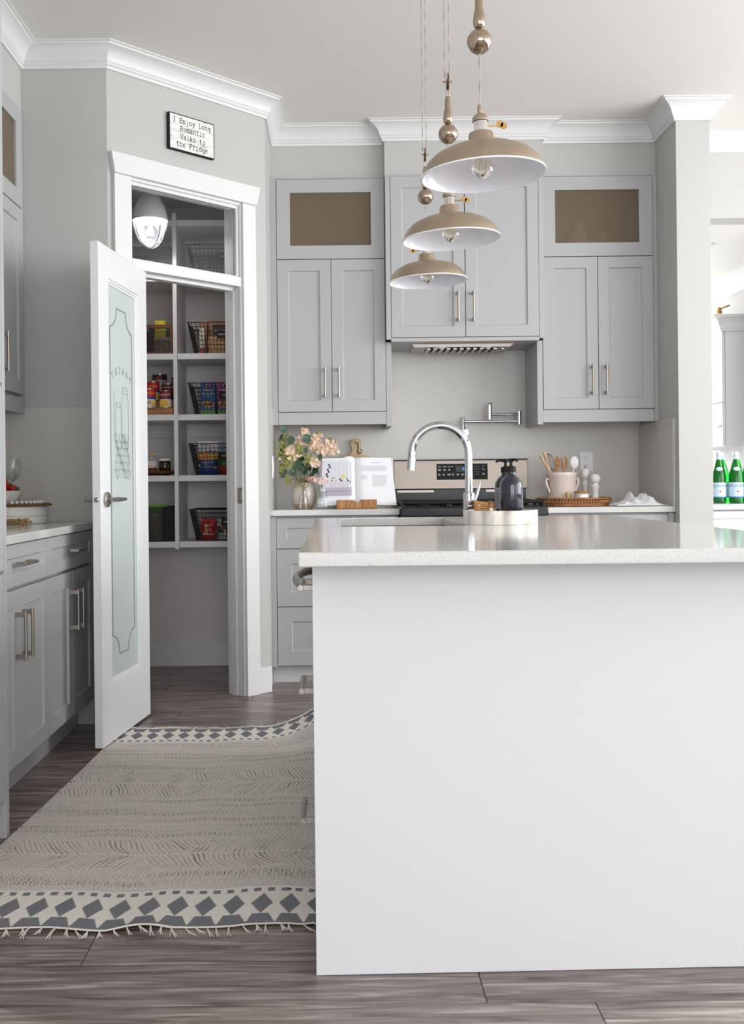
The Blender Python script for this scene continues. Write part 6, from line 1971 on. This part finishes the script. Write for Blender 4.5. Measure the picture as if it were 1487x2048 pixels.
for far_ in (False, True):
    n_t = 34
    for k in range(n_t):
        i_ = min(nx - 1, int((k + .5) / n_t * nx + rt.uniform(-3, 3)))
        src = rt.randrange(6)
        o = tv[src] if src in first else tv[src].copy()
        if src in first: first.discard(src)
        else: COL.objects.link(o)
        o.parent = rug
        o.location = pos(i_, far_)
        s = rt.uniform(.8, 1.1) * (0.8 if far_ else 1.0)
        o.scale = (s, s, s)
        o.rotation_euler = (0, 0, (math.pi if far_ else 0) + rt.uniform(-.35, .35))
hem = MB().tube([(X[0, i] + .52, Y[0, i] - 3.49 - .001, Z[0, i] + .001) for i in range(0, nx, 4)], .0024, 5)
hem.build('hem', 'fringe', rug)
MB().tube([(X[-1, i] + .52, Y[-1, i] - 3.49 + .001, Z[-1, i] + .001) for i in range(0, nx, 4)], .0024, 5).build('hem', 'fringe', rug)
# a stray leaf on the rug
lf = leaf_mb(.014, .010).build('fallen_leaf', 'leaf_dark', None)
lf.location = (-0.125, 2.70, 0.0085); lf.rotation_euler = (0.1, 0, 1.1)
tag(lf, 'tiny green leaf lying on the rug near the island', 'leaf')

# ================================================================== ROOM BEYOND THE COLUMN
pc = thing('pass_counter', 'white counter behind the column under the green bottles', 'counter', (2.45, 6.15, 0.0))
MB().box(-0.495, 0.505, -0.36, 0.44, 0.10, 0.882).build('body', 'cabinet_white', pc, smooth=None)
MB().box(-0.495, 0.505, -0.30, 0.38, 0.0005, 0.0995).build('toe_kick', 'cabinet_white', pc, smooth=None)
for x0 in (-0.493, 0.008):
    MB().shaker(x0, x0 + 0.497, 0.74, 0.875, 0.04, 0.02, 0.008, -0.381).build('drawer', 'cabinet_white', pc, bevel=.001)
    MB().shaker(x0, x0 + 0.497, 0.11, 0.735, 0.06, 0.02, 0.008, -0.381).build('door', 'cabinet_white', pc, bevel=.001)
tag(MB().box(1.9555, 2.9585, 5.75, 6.62, 0.8835, 0.914).build('worktop', 'quartz', None, .0015), 'pale stone top of the counter behind the column', 'worktop')
mat('green_glass', (30, 150, 50), 0.05, trans=0.75, ior=1.3, coat=0.3)
mat('bottle_label', (196, 220, 236), 0.5)
mat('label_blue', (70, 130, 190), 0.5)
mat('silver_cap', (226, 228, 232), 0.3, 0.6)
mat('red_star', (206, 40, 50), 0.5)
def water_bottle():
    r = thing('water_bottle', 'green glass water bottle', 'bottle', (0, 0, 0), 0, 'green water bottles on the far counter')
    MB().lathe([(0, .004), (.034, 0), (.039, .004), (.040, .012), (.040, .150), (.037, .172), (.028, .205), (.0185, .240), (.0148, .262), (.0148, .272), (0, .272)], (0, 0, 0), 28, cap=False).build('bottle_body', 'green_glass', r)
    MB().lathe([(0, .2725), (.0160, .2725), (.0165, .292), (.015, .295), (0, .295)], (0, 0, 0), 18, cap=False).build('cap', 'silver_cap', r)
    MB().lathe([(.0168, .252), (.0155, .2715)], (0, 0, 0), 18, cap=False).build('neck_foil', 'bottle_label', r)
    lb = MB().lathe([(.0405, .030), (.0405, .118)], (0, 0, 0), 28, cap=False).build('label', 'bottle_label', r)
    MB().lathe([(.0407, .030), (.0407, .036)], (0, 0, 0), 28, cap=False).build('label_stripe', 'label_blue', lb)
    o = text('S.PELLEGRINO', 0.0165, 'label_blue', lb, at(0, 0, .098), ext=.0002)
    for v in o.data.vertices:
        a_ = v.co.x / .0405
        v.co.x, v.co.y = .0410 * math.sin(a_), -.0410 * math.cos(a_)
    MB().ball((0.004, -.0408, .066), .005, 8, 1, .2, 1).build('label_star', 'red_star', lb)
    MB().ball((0, -.031, .196), .020, 12, 1.0, .30, .62).build('neck_badge', 'bottle_label', r)
    return r
wb = water_bottle()
spots = [((2.335, 6.10), 'green water bottle third from the column, in the front row'), ((2.248, 6.13), 'green water bottle second from the column'), ((2.420, 6.13), 'green water bottle cut by the right edge of the picture'), ((2.300, 6.22), 'green water bottle in the back row between two front ones'), ((2.395, 6.24), 'green water bottle in the back row at the right'), ((2.235, 6.30), 'green water bottle nearest the column')]
for i, ((x, y), lab) in enumerate(spots):
    o = wb if i == 0 else copy_tree(wb)
    o.location = (x, y, 0.9145)
    o['label'] = lab
    o.rotation_euler = (0, 0, rt.uniform(-.3, .1))
# wall cabinet run in the far room, facing -x
fcab = thing('wall_cabinet', 'white wall cabinet with its own cornice in the room behind the column', 'cabinet', (2.61, 8.05, 1.27), R(-90))
MB().box(0, 1.01, 0.022, 0.348, 0, 0.78).build('body', 'cabinet_white', fcab, smooth=None)
CPs = [(o * .55, z * .85) for o, z in CP]
m = MB().sweep([(0, 0), (1.01, 0), (1.01, 0.348)], [(o + .001, .896 + z * 1.0 - 0.02) for o, z in CP], 1.0)
m.build('cornice', 'trim_white', fcab)
MB().box(0, 1.009, 0.001, 0.348, 0.7805, 0.80).build('top_board', 'cabinet_white', fcab)
for x0 in (0.002, 0.507):
    MB().shaker(x0, x0 + .501, 0.30, 0.777, .06, .02, .008).build('door', 'cabinet_white', fcab, bevel=.001)
    d = MB().shaker(x0, x0 + .501, 0.003, 0.295, .06, .02, .008, 0, True).build('glass_door', 'cabinet_white', fcab, bevel=.001)
    MB().box(x0 + .056, x0 + .445, .010, .014, .06, .24).build('glass_pane', 'door_glass', d)
    MB().lathe([(0, -.022), (.012, -.020), (.015, -.010), (.008, 0), (0, 0)], (x0 + .46, 0, .14), 14, 'y', cap=False).build('knob', 'white_plastic', d)
dl = thing('downlight', 'small recessed ceiling light in the room behind the column', 'light', (2.36, 6.62, 2.5295))
MB().lathe([(0, -.0005), (.05, -.0005), (.052, -.006), (.042, -.010), (0, -.004)], (0, 0, 0), 24, cap=False).build('ring', 'white_plastic', dl)
MB().lathe([(0, -.0055), (.030, -.0105), (.030, -.011), (0, -.011)], (0, 0, 0), 16, cap=False).build('lens', 'grey_ink', dl)
og = thing('brass_ornament', 'small dark brass ornament on top of the far wall cabinet', 'ornament', (2.64, 7.16, 2.071))
MB().lathe([(0, 0), (.020, 0), (.012, .008), (.006, .04), (.014, .09), (.018, .12), (.010, .150), (0, .155)], (0, 0, 0), 14, cap=False).build('stand', 'key_brass', og)
MB().tube([(0, 0, .14), (.03, -.02, .15), (.055, -.04, .16)], [.006, .005, .007], 8).build('arm', 'key_brass', og)
ct = thing('curtain', 'white curtain edge at the right side of the picture', 'curtain', (2.66, 6.70, 0.9145))
m = MB()
row0, row1 = [], []
for i in range(40):
    t = i / 39
    row0.append(m.pt((-.045 + .24 * t, .03 * math.sin(t * 26), 0.002 + 0.30)))
    row1.append(m.pt((.035 + .20 * t, .022 * math.sin(t * 26), 1.60)))
for i in range(39):
    m.face((row0[i], row0[i + 1], row1[i + 1], row1[i]))
cu_ = m.build('cloth', 'towel', ct, smooth=180)
MB().tube([(.0, 0, 1.605), (.27, 0, 1.605)], .008, 8).build('curtain_rod', 'steel', ct)
